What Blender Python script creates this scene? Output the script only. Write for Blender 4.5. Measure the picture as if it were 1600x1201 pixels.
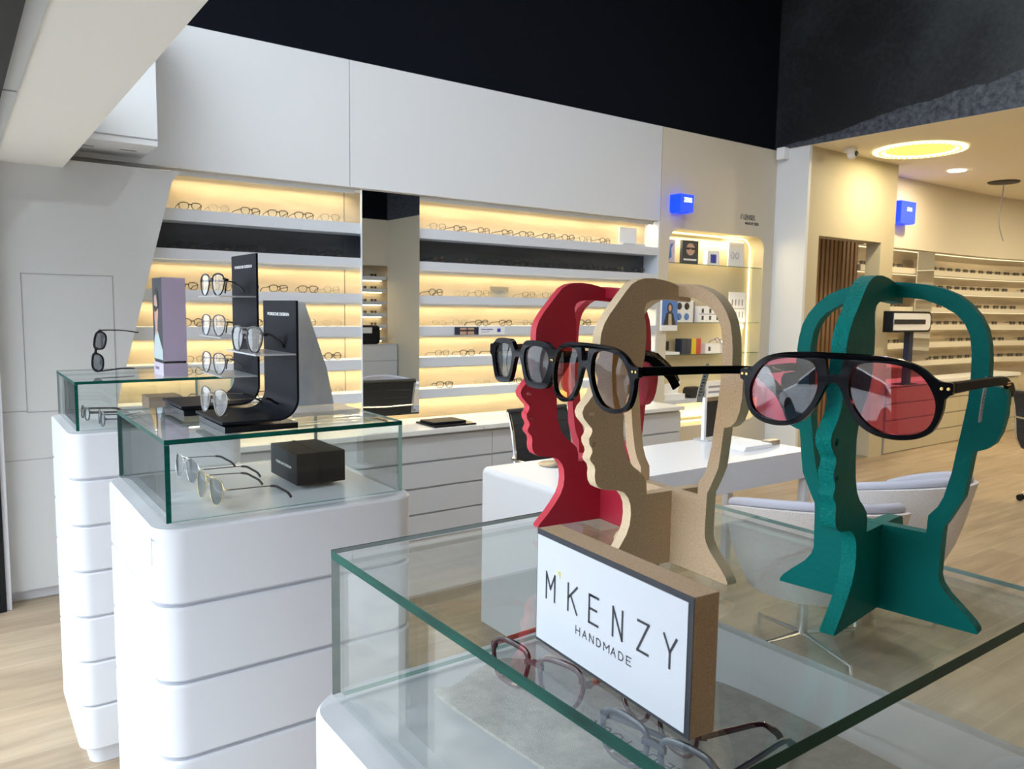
import bpy, bmesh, math, random
from math import sin, cos, pi, radians as R
from mathutils import Vector, Matrix
from mathutils.geometry import tessellate_polygon
S = bpy.context.scene; COL = S.collection
for o in list(bpy.data.objects): bpy.data.objects.remove(o)

# ---------------------------------------------------------------- camera
cam = bpy.data.cameras.new('camera'); CAM = bpy.data.objects.new('camera', cam); COL.objects.link(CAM)
cam.sensor_fit = 'HORIZONTAL'; cam.sensor_width = 36.0; cam.lens = 1210.9/1600*36.0
cam.clip_start = 0.02; cam.clip_end = 100
ya, pb, rc = R(35.972), R(5.6706), R(-0.815)
fwd = Vector((sin(ya)*cos(pb), cos(ya)*cos(pb), -sin(pb)))
rt = Vector((cos(ya), -sin(ya), 0)); dn = fwd.cross(rt)
r2 = rt*cos(rc)+dn*sin(rc); d2 = -rt*sin(rc)+dn*cos(rc)
M = Matrix((r2, -d2, -fwd)).transposed().to_4x4(); M.translation = (0, 0, 1.55)
CAM.matrix_world = M
cam.dof.use_dof = True; cam.dof.focus_distance = 0.95; cam.dof.aperture_fstop = 22
S.camera = CAM
S.view_settings.view_transform = 'Standard'; S.view_settings.look = 'None'
S.view_settings.gamma = 1; S.view_settings.use_curve_mapping = False
S.view_settings.exposure = 0.87

# ---------------------------------------------------------------- world: flat overcast sky
W = bpy.data.worlds.new('world'); S.world = W; W.use_nodes = True
nt = W.node_tree; bg = nt.nodes['Background']
tc = nt.nodes.new('ShaderNodeTexCoord'); sp = nt.nodes.new('ShaderNodeSeparateXYZ'); rmp = nt.nodes.new('ShaderNodeValToRGB')
nt.links.new(tc.outputs['Generated'], sp.inputs[0]); nt.links.new(sp.outputs['Z'], rmp.inputs[0]); nt.links.new(rmp.outputs[0], bg.inputs[0])
rmp.color_ramp.elements[0].color = (.30, .33, .37, 1); rmp.color_ramp.elements[0].position = 0.0
rmp.color_ramp.elements[1].color = (.86, .93, 1.0, 1); rmp.color_ramp.elements[1].position = .85
bg.inputs[1].default_value = 5.8

# ---------------------------------------------------------------- materials
MT = {}
def mat(name, col=(.8,.8,.8), rough=.5, metal=0, spec=.5, emit=None, es=0, coat=0, noise=None, bump=None):
    m = bpy.data.materials.new(name); m.use_nodes = True; n = m.node_tree.nodes; l = m.node_tree.links
    p = n['Principled BSDF']; p.inputs['Base Color'].default_value = (*col, 1); p.inputs['Roughness'].default_value = rough
    p.inputs['Metallic'].default_value = metal; p.inputs['Specular IOR Level'].default_value = spec; p.inputs['Coat Weight'].default_value = coat
    if emit: p.inputs['Emission Color'].default_value = (*emit, 1); p.inputs['Emission Strength'].default_value = es
    if noise:   # (col2, scale vector, detail, lo, hi)
        c2, sc, det, lo, hi = noise
        t = n.new('ShaderNodeTexCoord'); mp = n.new('ShaderNodeMapping'); nz = n.new('ShaderNodeTexNoise'); cr = n.new('ShaderNodeValToRGB')
        mp.inputs['Scale'].default_value = sc; nz.inputs['Scale'].default_value = 1; nz.inputs['Detail'].default_value = det; nz.inputs['Roughness'].default_value = .6
        cr.color_ramp.elements[0].position = lo; cr.color_ramp.elements[1].position = hi
        cr.color_ramp.elements[0].color = (*col, 1); cr.color_ramp.elements[1].color = (*c2, 1)
        l.new(t.outputs['Object'], mp.inputs[0]); l.new(mp.outputs[0], nz.inputs[0]); l.new(nz.outputs[0], cr.inputs[0]); l.new(cr.outputs[0], p.inputs['Base Color'])
    if bump:
        sc, st = bump
        t = n.new('ShaderNodeTexCoord'); nz = n.new('ShaderNodeTexNoise'); nz.inputs['Scale'].default_value = sc; nz.inputs['Detail'].default_value = 4
        b = n.new('ShaderNodeBump'); b.inputs['Strength'].default_value = st; b.inputs['Distance'].default_value = .002
        l.new(t.outputs['Object'], nz.inputs[0]); l.new(nz.outputs[0], b.inputs['Height']); l.new(b.outputs[0], p.inputs['Normal'])
    MT[name] = m; return m
def glassmat(name, tint, gloss=(1,1,1), ior=1.5, rough=0.0, diff=0.0, boost=1.0):
    m = bpy.data.materials.new(name); m.use_nodes = True; n = m.node_tree.nodes; l = m.node_tree.links
    n.remove(n['Principled BSDF']); out = n['Material Output']
    tr = n.new('ShaderNodeBsdfTransparent'); tr.inputs[0].default_value = (*tint, 1)
    gl = n.new('ShaderNodeBsdfGlossy'); gl.inputs['Roughness'].default_value = rough; gl.inputs[0].default_value = (*gloss, 1)
    fr = n.new('ShaderNodeFresnel'); fr.inputs[0].default_value = ior
    ge = n.new('ShaderNodeNewGeometry'); mr = n.new('ShaderNodeMapRange'); mr.inputs['To Min'].default_value = ior; mr.inputs['To Max'].default_value = 1/ior
    l.new(ge.outputs['Backfacing'], mr.inputs['Value']); l.new(mr.outputs[0], fr.inputs[0])   # same reflectance on both faces of a thin sheet
    fac = fr.outputs[0]
    if boost != 1:
        mm = n.new('ShaderNodeMath'); mm.operation = 'MULTIPLY'; mm.use_clamp = True; mm.inputs[1].default_value = boost; l.new(fac, mm.inputs[0]); fac = mm.outputs[0]
    mx = n.new('ShaderNodeMixShader'); l.new(fac, mx.inputs[0]); l.new(tr.outputs[0], mx.inputs[1]); l.new(gl.outputs[0], mx.inputs[2])
    last = mx
    if diff:
        df = n.new('ShaderNodeBsdfDiffuse'); df.inputs[0].default_value = (.85,.87,.9,1); m2 = n.new('ShaderNodeMixShader'); m2.inputs[0].default_value = diff
        l.new(last.outputs[0], m2.inputs[1]); l.new(df.outputs[0], m2.inputs[2]); last = m2
    l.new(last.outputs[0], out.inputs[0]); MT[name] = m; return m
def emis(name, col, s):
    return mat(name, (0,0,0), 1, emit=col, es=s)

mat('lacquer', (.71,.735,.79), .28, spec=.35)
mat('wallwhite', (.72,.74,.76), .5)
mat('panel', (.58,.60,.61), .45)
mat('beam', (.86,.85,.80), .7)
mat('shelfwhite', (.66,.70,.76), .5)
mat('cabgrey', (.60,.62,.66), .4)
mat('countertop', (.80,.81,.80), .3)
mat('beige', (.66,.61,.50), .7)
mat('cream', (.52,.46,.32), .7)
mat('groove', (.10,.10,.11), .8)
mat('seam', (.32,.33,.35), .8)
mat('woodback', (.62,.53,.38), .55, noise=((.42,.35,.25), (1.3,1.3,9), 5, .35, .75))
mat('woodback2', (.62,.52,.37), .55, noise=((.36,.30,.22), (.9,.9,5), 5, .38, .72))
mat('darkback', (.075,.083,.095), .5, noise=((.035,.04,.048), (1.2,1.2,8), 5, .35, .7))
mat('black', (.012,.012,.014), .6)
mat('ceilblack', (.0045,.006,.010), .95, spec=.1)
mat('ceilwarm', (.84,.77,.60), .8)
mat('slat', (.23,.13,.06), .5); mat('slatdark', (.035,.022,.015), .7)
mat('frameblack', (.003,.0035,.006), .14, spec=.14)
mat('framedark', (.010,.0095,.0095), .3); mat('templeblack', (.003,.0035,.005), .4, spec=.05); mat('frametort', (.07,.028,.012), .2, noise=((.012,.006,.004), (260,260,260), 3, .42, .58))
mat('framemetal', (.30,.27,.22), .3, metal=1); mat('framegold', (.75,.60,.32), .25, metal=1); mat('gunmetal', (.08,.09,.11), .3, metal=.7)
mat('frameblue', (.045,.055,.09), .15, coat=.5); mat('framemaroon', (.075,.008,.018), .1, coat=.8); mat('frameorange', (.78,.07,.02), .25, coat=.5); mat('framegreen', (.01,.42,.08), .3)
mat('gold', (.85,.60,.22), .2, metal=1)
mat('chrome', (.75,.76,.78), .12, metal=1); mat('brushed', (.5,.48,.44), .35, metal=1); mat('mirror', (.80,.83,.84), .0, metal=1)
mat('paper', (.88,.89,.91), .6); mat('ink', (.02,.025,.04), .5); mat('yellow', (.80,.70,.02), .5); mat('signwhite', (.72,.77,.86), .45, spec=.3)
mat('greytext', (.30,.29,.36), .6); mat('whitetext', (.85,.87,.9), .5)
mat('blackplastic', (.007,.008,.011), .25, spec=.25); mat('blacksat', (.009,.011,.017), .5, spec=.08)
mat('boxblack', (.010,.012,.017), .6, spec=.15, bump=(400,.3))
mat('mesh', (.016,.020,.027), .6); mat('leather', (.02,.022,.026), .5)
mat('fabgrey', (.45,.46,.54), .9, bump=(500,.6)); mat('fablight', (.72,.68,.66), .9, bump=(500,.6), noise=((.60,.57,.56), (220,220,220), 3, .4, .6))
mat('purple', (.42,.36,.50), .5); mat('lilac', (.68,.62,.80), .5); mat('portraitdark', (.035,.042,.06), .5); mat('skin', (.60,.38,.28), .5); mat('hair', (.03,.022,.02), .6); mat('paleblue', (.55,.66,.68), .6)
mat('skyblue', (.08,.22,.60), .5); mat('blue', (.01,.03,.35), .4); mat('brownbox', (.30,.20,.14), .7)
mat('bluelit', (0,.02,.3), .4, emit=(.0,.035,1.0), es=1.1); mat('whitelit', (.8,.9,1), .4, emit=(.55,.75,1), es=1.6)
mat('navybook', (.015,.025,.06), .5); mat('yellowbook', (.75,.55,.03), .5); mat('redbook', (.55,.05,.03), .5)
emis('led', (1, .84, .52), 1.0); emis('lednice', (1, .86, .42), 1.6); emis('ringlit', (1, .72, .12), 1.0); emis('spotlit', (1,.85,.55), 8)
emis('coldlit', (.9,.95,1), 6)
glassmat('pane', (.955,.975,.968), gloss=(.95,.98,1), ior=1.5)
glassmat('facade', (.97,.98,.98), ior=1.45)
glassmat('shelfglass', (.90,.95,.92), ior=1.45)
glassmat('acrylic', (.80,.83,.86), ior=1.4, diff=.45)
glassmat('tagplastic', (.8,.82,.84), ior=1.4, diff=.55)
glassmat('lensclear', (.93,.94,.94), ior=1.5)
glassmat('lensdemo', (.78,.80,.82), ior=1.5, diff=.14)
glassmat('lensgrey', (.10,.12,.14), ior=1.5, boost=1.1, diff=.05); glassmat('lensdark', (.08,.075,.06), ior=1.5, boost=1.0, diff=.05)
glassmat('lensmirror', (.30,.33,.38), ior=1.8, diff=.10)
glassmat('lenspink', (.66,.13,.24), ior=1.5, boost=1.9); glassmat('lensyellow', (.96,.68,.34), ior=1.5, boost=.9)
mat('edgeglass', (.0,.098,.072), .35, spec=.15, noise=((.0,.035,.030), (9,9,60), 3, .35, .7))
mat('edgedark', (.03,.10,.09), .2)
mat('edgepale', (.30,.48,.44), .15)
mat('cardblue', (.66,.75,.88), .4, noise=((.86,.90,.95), (9,9,5), 3, .4, .65))
mat('tyre', (.02,.02,.02), .8); mat('carwhite', (.8,.8,.82), .2, coat=1); mat('carred', (.35,.04,.03), .2, coat=1); mat('carglass', (.02,.025,.03), .05)
mat('asphalt', (.16,.16,.17), .8); mat('pavement', (.32,.30,.28), .8, noise=((.22,.21,.2), (8,8,8), 4, .4, .6)); mat('render', (.45,.40,.34), .9)

def mdf(name, face, edge, c2):
    m = mat(name, face, .75, noise=(c2, (900,900,900), 3, .38, .66)); return m
mdf('mdf', (.72,.53,.345), None, (.56,.385,.24)); mdf('mdfedge', (.88,.70,.48), None, (.76,.58,.38))
mat('teal', (.0,.20,.19), .5, spec=.12, bump=(160,.35)); mat('tealedge', (.0,.26,.24), .55, spec=.15, bump=(420,.8))
mat('redpaint', (.46,.022,.05), .45, spec=.3, bump=(160,.2)); mat('rededge', (.72,.05,.085), .5, bump=(300,.4))
mat('linen', (.50,.48,.46), .95, noise=((.40,.385,.37), (90,90,90), 6, .35, .65), bump=(900,.7))

# plank floor
m = bpy.data.materials.new('floorwood'); m.use_nodes = True; n = m.node_tree.nodes; l = m.node_tree.links; p = n['Principled BSDF']
t = n.new('ShaderNodeTexCoord'); br = n.new('ShaderNodeTexBrick'); mp = n.new('ShaderNodeMapping'); mp.inputs['Scale'].default_value = (1,1,1)
br.inputs['Scale'].default_value = 1; br.inputs['Brick Width'].default_value = 1.2; br.inputs['Row Height'].default_value = .2; br.inputs['Mortar Size'].default_value = .0018
br.inputs['Color1'].default_value = (.45,.355,.25,1); br.inputs['Color2'].default_value = (.35,.265,.18,1); br.inputs['Mortar'].default_value = (.50,.43,.34,1); br.offset = .37
nz = n.new('ShaderNodeTexNoise'); mp2 = n.new('ShaderNodeMapping'); mp2.inputs['Scale'].default_value = (1.6, 14, 1); nz.inputs['Scale'].default_value = 1; nz.inputs['Detail'].default_value = 6; nz.inputs['Roughness'].default_value = .6
cr = n.new('ShaderNodeValToRGB'); cr.color_ramp.elements[0].position = .3; cr.color_ramp.elements[0].color = (.62,.60,.57,1); cr.color_ramp.elements[1].position = .7; cr.color_ramp.elements[1].color = (1.1,1.1,1.1,1)
mx = n.new('ShaderNodeMix'); mx.data_type = 'RGBA'; mx.blend_type = 'MULTIPLY'; mx.inputs[0].default_value = .8
l.new(t.outputs['Object'], mp.inputs[0]); l.new(mp.outputs[0], br.inputs[0]); l.new(t.outputs['Object'], mp2.inputs[0]); l.new(mp2.outputs[0], nz.inputs[0]); l.new(nz.outputs[0], cr.inputs[0])
l.new(br.outputs['Color'], mx.inputs[6]); l.new(cr.outputs[0], mx.inputs[7]); l.new(mx.outputs[2], p.inputs['Base Color']); p.inputs['Roughness'].default_value = .38
MT['floorwood'] = m
# printed wall picture: grey cratered ground under a black sky
m = bpy.data.materials.new('moonmural'); m.use_nodes = True; n = m.node_tree.nodes; l = m.node_tree.links; p = n['Principled BSDF']; p.inputs['Roughness'].default_value = .45
t = n.new('ShaderNodeTexCoord'); sx = n.new('ShaderNodeSeparateXYZ'); l.new(t.outputs['Object'], sx.inputs[0])
def math_(op, a, b=None):
    k = n.new('ShaderNodeMath'); k.operation = op
    for i, v in enumerate((a, b)):
        if v is None: continue
        if isinstance(v, (int, float)): k.inputs[i].default_value = v
        else: l.new(v, k.inputs[i])
    return k.outputs[0]
n1 = n.new('ShaderNodeTexNoise'); n1.inputs['Scale'].default_value = 3; n1.inputs['Detail'].default_value = 8; l.new(t.outputs['Object'], n1.inputs[0])
n2 = n.new('ShaderNodeTexNoise'); n2.inputs['Scale'].default_value = 22; n2.inputs['Detail'].default_value = 9; n2.inputs['Roughness'].default_value = .75; l.new(t.outputs['Object'], n2.inputs[0])
n3 = n.new('ShaderNodeTexNoise'); n3.inputs['Scale'].default_value = 1.1; n3.inputs['Detail'].default_value = 5; l.new(t.outputs['Object'], n3.inputs[0])
hz = math_('ADD', math_('MULTIPLY', math_('SUBTRACT', 4.75, sx.outputs['Y']), .125), 3.11)
hz = math_('ADD', hz, math_('MULTIPLY', math_('SUBTRACT', n1.outputs[0], .5), .12))
below = math_('LESS_THAN', sx.outputs['Z'], hz)
rA = n.new('ShaderNodeValToRGB'); rA.color_ramp.elements[0].position = .38; rA.color_ramp.elements[0].color = (.022,.027,.036,1); rA.color_ramp.elements[1].position = .66; rA.color_ramp.elements[1].color = (.115,.13,.16,1); l.new(n2.outputs[0], rA.inputs[0])
rB = n.new('ShaderNodeValToRGB'); rB.color_ramp.elements[0].position = .46; rB.color_ramp.elements[0].color = (.008,.009,.011,1); rB.color_ramp.elements[1].position = .75; rB.color_ramp.elements[1].color = (.055,.065,.072,1)
l.new(math_('ADD', math_('MULTIPLY', n3.outputs[0], .65), math_('MULTIPLY', n2.outputs[0], .38)), rB.inputs[0])
mx = n.new('ShaderNodeMix'); mx.data_type = 'RGBA'; l.new(below, mx.inputs[0]); l.new(rB.outputs[0], mx.inputs[6]); l.new(rA.outputs[0], mx.inputs[7]); l.new(mx.outputs[2], p.inputs['Base Color'])
MT['moonmural'] = m

# ---------------------------------------------------------------- mesh builder
class MB:
    def __init__(s): s.v = []; s.f = []; s.m = []; s.names = []; s.sm = []
    def mi(s, name):
        if name not in s.names: s.names.append(name)
        return s.names.index(name)
    def add(s, vs, fs, m, smooth=False):
        o = len(s.v); s.v += [tuple(v) for v in vs]; k = s.mi(m) if isinstance(m, str) else None
        for i, f in enumerate(fs):
            s.f.append([o+a for a in f]); s.m.append(k if k is not None else s.mi(m[i])); s.sm.append(smooth)
        return s
    def box(s, a, b, m, faces=None):
        x0,y0,z0 = a; x1,y1,z1 = b
        vs = [(x0,y0,z0),(x1,y0,z0),(x1,y1,z0),(x0,y1,z0),(x0,y0,z1),(x1,y0,z1),(x1,y1,z1),(x0,y1,z1)]
        fs = [(0,3,2,1),(4,5,6,7),(0,1,5,4),(1,2,6,5),(2,3,7,6),(3,0,4,7)]   # bottom top front(-y) right back left
        ms = m if isinstance(m, str) else None
        if ms: return s.add(vs, fs, ms)
        return s.add(vs, fs, list(m))
    def prism(s, poly, fn, a, b, m, me=None, holes=(), smooth=False):
        """poly and holes as 2D loops; fn(u,v,w)->3D; extruded from w=a to w=b"""
        loops = [poly]+list(holes)
        tris = tessellate_polygon([[Vector((p[0],p[1],0)) for p in lp] for lp in loops])
        flat = [p for lp in loops for p in lp]; N = len(flat)
        vs = [fn(p[0],p[1],a) for p in flat]+[fn(p[0],p[1],b) for p in flat]
        fs = [tuple(t) for t in tris]+[tuple(i+N for i in reversed(t)) for t in tris]
        s.add(vs, fs, m)
        o = 0
        for lp in loops:
            n_ = len(lp); vs2 = [fn(p[0],p[1],a) for p in lp]+[fn(p[0],p[1],b) for p in lp]
            s.add(vs2, [(i,(i+1)%n_,(i+1)%n_+n_,i+n_) for i in range(n_)], me or m, smooth)
        return s
    def sweep(s, pts, side, up, prof, m, closed=False, smooth=True, scale=None):
        k = len(prof); N = len(pts); vs = []
        for i, p in enumerate(pts):
            sc = scale[i] if scale else (1,1)
            for a, b in prof: vs.append(Vector(p)+Vector(side[i])*a*sc[0]+Vector(up[i])*b*sc[1])
        fs = []
        for i in range(N if closed else N-1):
            j = (i+1) % N
            for q in range(k):
                r_ = (q+1) % k; fs.append((i*k+q, i*k+r_, j*k+r_, j*k+q))
        if not closed: fs += [tuple(range(k))[::-1], tuple((N-1)*k+q for q in range(k))]
        return s.add(vs, fs, m, smooth)
    def tube(s, pts, r, m, seg=8, closed=False):
        pts = [Vector(p) for p in pts]; N = len(pts); side = []; up = []; last = None
        for i in range(N):
            a = pts[(i-1) % N] if (i or closed) else pts[0]; b = pts[(i+1) % N] if (i < N-1 or closed) else pts[-1]
            d = (b-a).normalized()
            ref = last if last is not None else (Vector((0,0,1)) if abs(d.z) < .9 else Vector((1,0,0)))
            u = (ref-d*ref.dot(d)).normalized(); last = u; side.append(u); up.append(d.cross(u))
        rr = r if isinstance(r, (list, tuple)) else [r]*N
        return s.sweep(pts, side, up, [(cos(2*pi*q/seg), sin(2*pi*q/seg)) for q in range(seg)], m, closed, True, [(x,x) for x in rr])
    def lathe(s, prof, c, m, seg=24, axis='z'):
        vs = []; k = len(prof)
        for i in range(seg):
            a = 2*pi*i/seg
            for r_, h in prof:
                q = (r_*cos(a), r_*sin(a), h)
                if axis == 'y': q = (q[0], q[2], q[1])
                if axis == 'x': q = (q[2], q[0], q[1])
                vs.append((c[0]+q[0], c[1]+q[1], c[2]+q[2]))
        fs = [(i*k+q, ((i+1)%seg)*k+q, ((i+1)%seg)*k+q+1, i*k+q+1) for i in range(seg) for q in range(k-1)]
        return s.add(vs, fs, m, True)
    def obj(s, name, parent=None, loc=None, label=None, bevel=0, recalc=True):
        me = bpy.data.meshes.new(name); me.from_pydata(s.v, [], s.f)
        for nm in s.names: me.materials.append(MT[nm])
        me.polygons.foreach_set('material_index', s.m); me.polygons.foreach_set('use_smooth', s.sm)
        if recalc:
            bm = bmesh.new(); bm.from_mesh(me); bmesh.ops.remove_doubles(bm, verts=bm.verts, dist=1e-6); bmesh.ops.recalc_face_normals(bm, faces=bm.faces); bm.to_mesh(me); bm.free()
        me.set_sharp_from_angle(angle=R(38))
        o = bpy.data.objects.new(name, me); COL.objects.link(o)
        if parent: o.parent = parent
        if loc: o.location = loc
        if label: o['label'] = label
        if bevel:
            b = o.modifiers.new('bevel', 'BEVEL'); b.width = bevel; b.segments = 2; b.limit_method = 'ANGLE'; b.angle_limit = R(50)
        return o
def tag(o, label=None, cat=None, group=None, kind=None):
    if label: o['label'] = label
    if cat: o['category'] = cat
    if group: o['group'] = group
    if kind: o['kind'] = kind
    return o
def thing(name, label, cat, loc=(0,0,0), rz=0, group=None, rot=None):
    o = bpy.data.objects.new(name, None); COL.objects.link(o); o.location = loc; o.empty_display_size = .05
    o.rotation_euler = rot if rot else (0,0,rz); return tag(o, label, cat, group)
def struct(o): o['kind'] = 'structure'; return o
def dup(root, loc, rot, label, group=None):
    r = root.copy(); COL.objects.link(r); r.location = loc; r.rotation_euler = rot; r['label'] = label
    if group: r['group'] = group
    for ch in list(root.children):
        c = ch.copy(); COL.objects.link(c); c.parent = r
        for g in list(ch.children):
            d = g.copy(); COL.objects.link(d); d.parent = c
    return r
XZ = lambda Y=0: (lambda u, v, w: (u, w, v))
XY = lambda u, v, w: (u, v, w)
YZ = lambda u, v, w: (w, u, v)
def rrect(x0, y0, x1, y1, r, n=6):
    if isinstance(r, (int, float)): r = [r]*4
    out = []
    for (cx, cy, a0, q) in ((x1-r[0], y1-r[0], 0, r[0]), (x0+r[1], y1-r[1], 90, r[1]), (x0+r[2], y0+r[2], 180, r[2]), (x1-r[3], y0+r[3], 270, r[3])):
        for i in range(n+1):
            a = R(a0+90*i/n); out.append((cx+q*cos(a), cy+q*sin(a)))
            if q == 0: break
    return out
def catmull(pts, n=4, closed=True):
    out = []; N = len(pts)
    for i in range(N if closed else N-1):
        g = lambda k: Vector(pts[k % N]) if closed else Vector(pts[max(0, min(N-1, k))])
        p0, p1, p2, p3 = g(i-1), g(i), g(i+1), g(i+2)
        for k in range(n):
            t = k/n
            out.append(.5*((2*p1)+(-p0+p2)*t+(2*p0-5*p1+4*p2-p3)*t*t+(-p0+3*p1-3*p2+p3)*t**3))
    if not closed: out.append(Vector(pts[-1]))
    return out
def text(s, size, origin, xd, up, m, parent=None, name='lettering', ext=.0004, align='LEFT', sx=1.0, spacing=1.0, bold=0, top=None):
    c = bpy.data.curves.new('t', 'FONT'); c.body = s; c.size = size; c.extrude = ext; c.align_x = align; c.space_character = spacing; c.offset = bold; c.resolution_u = 3
    o = bpy.data.objects.new('t', c); COL.objects.link(o)
    dg = bpy.context.evaluated_depsgraph_get(); dg.update(); me = bpy.data.meshes.new_from_object(o.evaluated_get(dg)); bpy.data.objects.remove(o)
    xd = Vector(xd).normalized(); up = Vector(up).normalized(); nn = xd.cross(up)
    mm = Matrix((xd*sx, up, nn)).transposed().to_4x4(); mm.translation = Vector(origin); me.transform(mm)
    me.materials.clear(); me.materials.append(MT[m]); me.name = name
    r = bpy.data.objects.new(name, me); COL.objects.link(r)
    if parent: r.parent = parent
    return r

# ================================================================ THE SETTING
struct(MB().box((-.30,-3.8,-.1),(14.2,5.2,0),'floorwood').obj('floor'))
# high black ceiling over the shop and its black upper wall
struct(MB().box((-.30,-3.8,5.2),(6.75,5.2,5.3),'ceilblack').obj('ceiling'))
struct(MB().box((-.30,4.78,3.10),(6.6,4.95,5.2),'ceilblack').obj('wall_back_upper'))
# white fascia: three lacquered panels with shadow joints
def fascia(xs, y, z0, z1, m, nm):
    for i in range(len(xs)-1):
        struct(MB().box((xs[i]+.0025, y, z0),(xs[i+1]-.0025, y+.03, z1), m).obj(nm))
fascia([-.30, 2.135, 4.998], 4.75, 2.31, 3.10, 'wallwhite', 'wall_back_fascia')
struct(MB().box((-.30,4.781,2.318),(5.0,4.80,3.10),'groove').obj('trim_1'))
struct(MB().box((-.30,4.80,2.30),(5.0,4.93,2.33),'wallwhite').obj('trim_2'))
# wood back of the shelf bays, one bay dark
struct(MB().box((.3,4.92,.70),(5.0,4.98,1.862),'woodback').box((.3,4.92,1.862),(5.0,4.98,2.02),'darkback').box((.3,4.92,2.02),(5.0,4.98,2.33),'woodback')
       .box((2.165,4.918,.75),(2.169,4.921,2.33),'groove').obj('wall_back'))
struct(MB().box((-.30,4.93,0),(6.6,5.2,3.10),'panel').obj('wall_back_core'))
# wall with the rounded lit niche
hole = rrect(5.12,.49,6.45,2.26,.13,8)
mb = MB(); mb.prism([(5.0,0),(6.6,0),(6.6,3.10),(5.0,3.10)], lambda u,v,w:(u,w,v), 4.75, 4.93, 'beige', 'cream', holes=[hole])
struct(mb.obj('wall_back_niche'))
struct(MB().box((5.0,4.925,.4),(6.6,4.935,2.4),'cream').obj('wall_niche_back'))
# slanted grey panel at the left, with hatch outline
mb = MB(); mb.prism([(.190,.06),(.60,.06),(.66,.80),(1.022,2.205),(1.05,2.245),(1.075,2.265),(.190,2.265)], lambda u,v,w:(u,w,v), 4.60, 4.915, 'panel')
def outl(mb, x0,z0,x1,z1,x2,z2,y,t=.003,m='groove'):
    pass
for (xa,za,xb,zb_) in ((.300,1.685,.712,1.685),(.300,.985,.712,.985),(.300,.985,.300,1.685),(.712,.985,.712,1.685)):
    mb.box((xa-.002,4.5985,za-.002),(xb+.002,4.601,zb_+.002),'seam')
mb.box((.190,4.5985,.990-.0),(.30,4.601,.994),'seam'); mb.box((.190,4.5985,.74),(.66,4.601,.743),'seam')
struct(mb.obj('wall_left_panel'))
struct(MB().box((.195,4.64,0),(.62,4.90,.06),'cabgrey').obj('baseboard_left'))
struct(MB().box((.168,4.52,0),(.190,4.9,2.28),'lacquer').obj('trim_3'))
# white beam over the shopfront, dark shopfront frame
struct(MB().box((.212,-3.8,2.224),(.503,4.75,2.60),'beam').obj('beam'))
struct(MB().box((.165,-3.8,2.215),(.212,4.75,2.60),'panel').box((.165,3.0,2.211),(.209,3.004,2.215),'seam').obj('trim_4'))
fr = MB(); fr.box((-.30,-3.8,2.19),(.165,-.9,2.60),'black').box((-.30,-.9,2.19),(.165,4.9,2.60),'black').box((-.30,4.50,0),(.165,4.9,2.19),'blackplastic')
struct(fr.obj('window_frame'))
for i, (a, b) in enumerate(((.30,1.6),(1.66,3.0),(3.06,4.48))):
    o = MB().box((-.27,a,.05),(-.262,b,2.19),'facade').obj('window_%d' % (i+1)); struct(o)
    fm = MB().box((-.29,a-.03,0),(-.24,a,2.19),'black').box((-.29,b,0),(-.24,b+.03,2.19),'black').box((-.29,a,0),(-.24,b,.05),'black').obj('window_frame', parent=o)
for i, (a, b) in enumerate(((-1.2,1.6),(1.66,4.5))):
    o = MB().box((-.27,a,2.62),(-.262,b,5.1),'facade').obj('window_%d' % (i+4)); struct(o)
    MB().box((-.29,b,2.6),(-.24,b+.06,5.2),'black').box((-.29,a,5.1),(-.24,b,5.2),'black').obj('window_frame', parent=o)
struct(MB().box((-.42,-3.8,0),(-.30,.27,2.6),'wallwhite').box((-.42,-3.8,2.6),(-.30,-1.26,5.2),'ceilblack').obj('wall_left'))  # unseen wall, carried this far to keep daylight off front-facing sides
struct(MB().box((-1.15,-1.5,2.32),(-.43,4.9,2.42),'beam').obj('sky_blocker'))  # unseen slab added outside to cut the sky light on the pedestals
struct(MB().box((-15.0,-14,-.2),(-14.0,20,4.2),'render').obj('wall_street'))
# mural wall over the opening to the back room
struct(MB().box((6.598,-3.6,3.102),(6.72,5.2,5.2),'moonmural').obj('wall_mural'))
struct(MB().box((6.6,4.40,0),(6.64,4.93,3.099),'wallwhite').obj('wall_right_return'))
# back room: door wall with slatted recess, lower ceiling
mb = MB(); mb.prism([(6.641,0),(6.818,0),(6.818,2.28),(7.941,2.28),(7.941,0),(8.20,0),(8.20,3.10),(6.641,3.10)], lambda u,v,w:(u,w,v), 4.40, 4.56, 'cream')
struct(mb.obj('wall_doorway'))
struct(MB().box((6.602,-3.6,3.10),(14.2,5.2,3.2),'ceilwarm').obj('ceiling_back_room'))
arc = [(8.2,4.86),(10.6,4.86),(11.6,4.80),(12.4,4.62),(13.1,4.2),(13.6,3.5),(13.8,2.6),(13.8,-3.6)]
def ribbon(mb, z0, z1, off, th, m):
    pts = catmull([(x,y,0) for x,y in arc], 4, False); N = len(pts); nr = []
    for i in range(N):
        d = (pts[min(N-1,i+1)]-pts[max(0,i-1)]).normalized(); nr.append(Vector((-d.y, d.x, 0)))
    # normal points away from room
    a = [p+n_*off for p, n_ in zip(pts, nr)]; b = [p+n_*(off+th) for p, n_ in zip(pts, nr)]
    vs = [(*p.xy, z0) for p in a]+[(*p.xy, z1) for p in a]+[(*p.xy, z0) for p in b]+[(*p.xy, z1) for p in b]
    fs = []
    for i in range(N-1):
        fs += [(i,i+1,N+i+1,N+i),(2*N+i,2*N+i+1,3*N+i+1,3*N+i),(i,i+1,2*N+i+1,2*N+i),(N+i,N+i+1,3*N+i+1,3*N+i)]
    fs += [(0,N,3*N,2*N),(N-1,2*N-1,4*N-1,3*N-1)]
    return mb.add(vs, fs, m)
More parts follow.
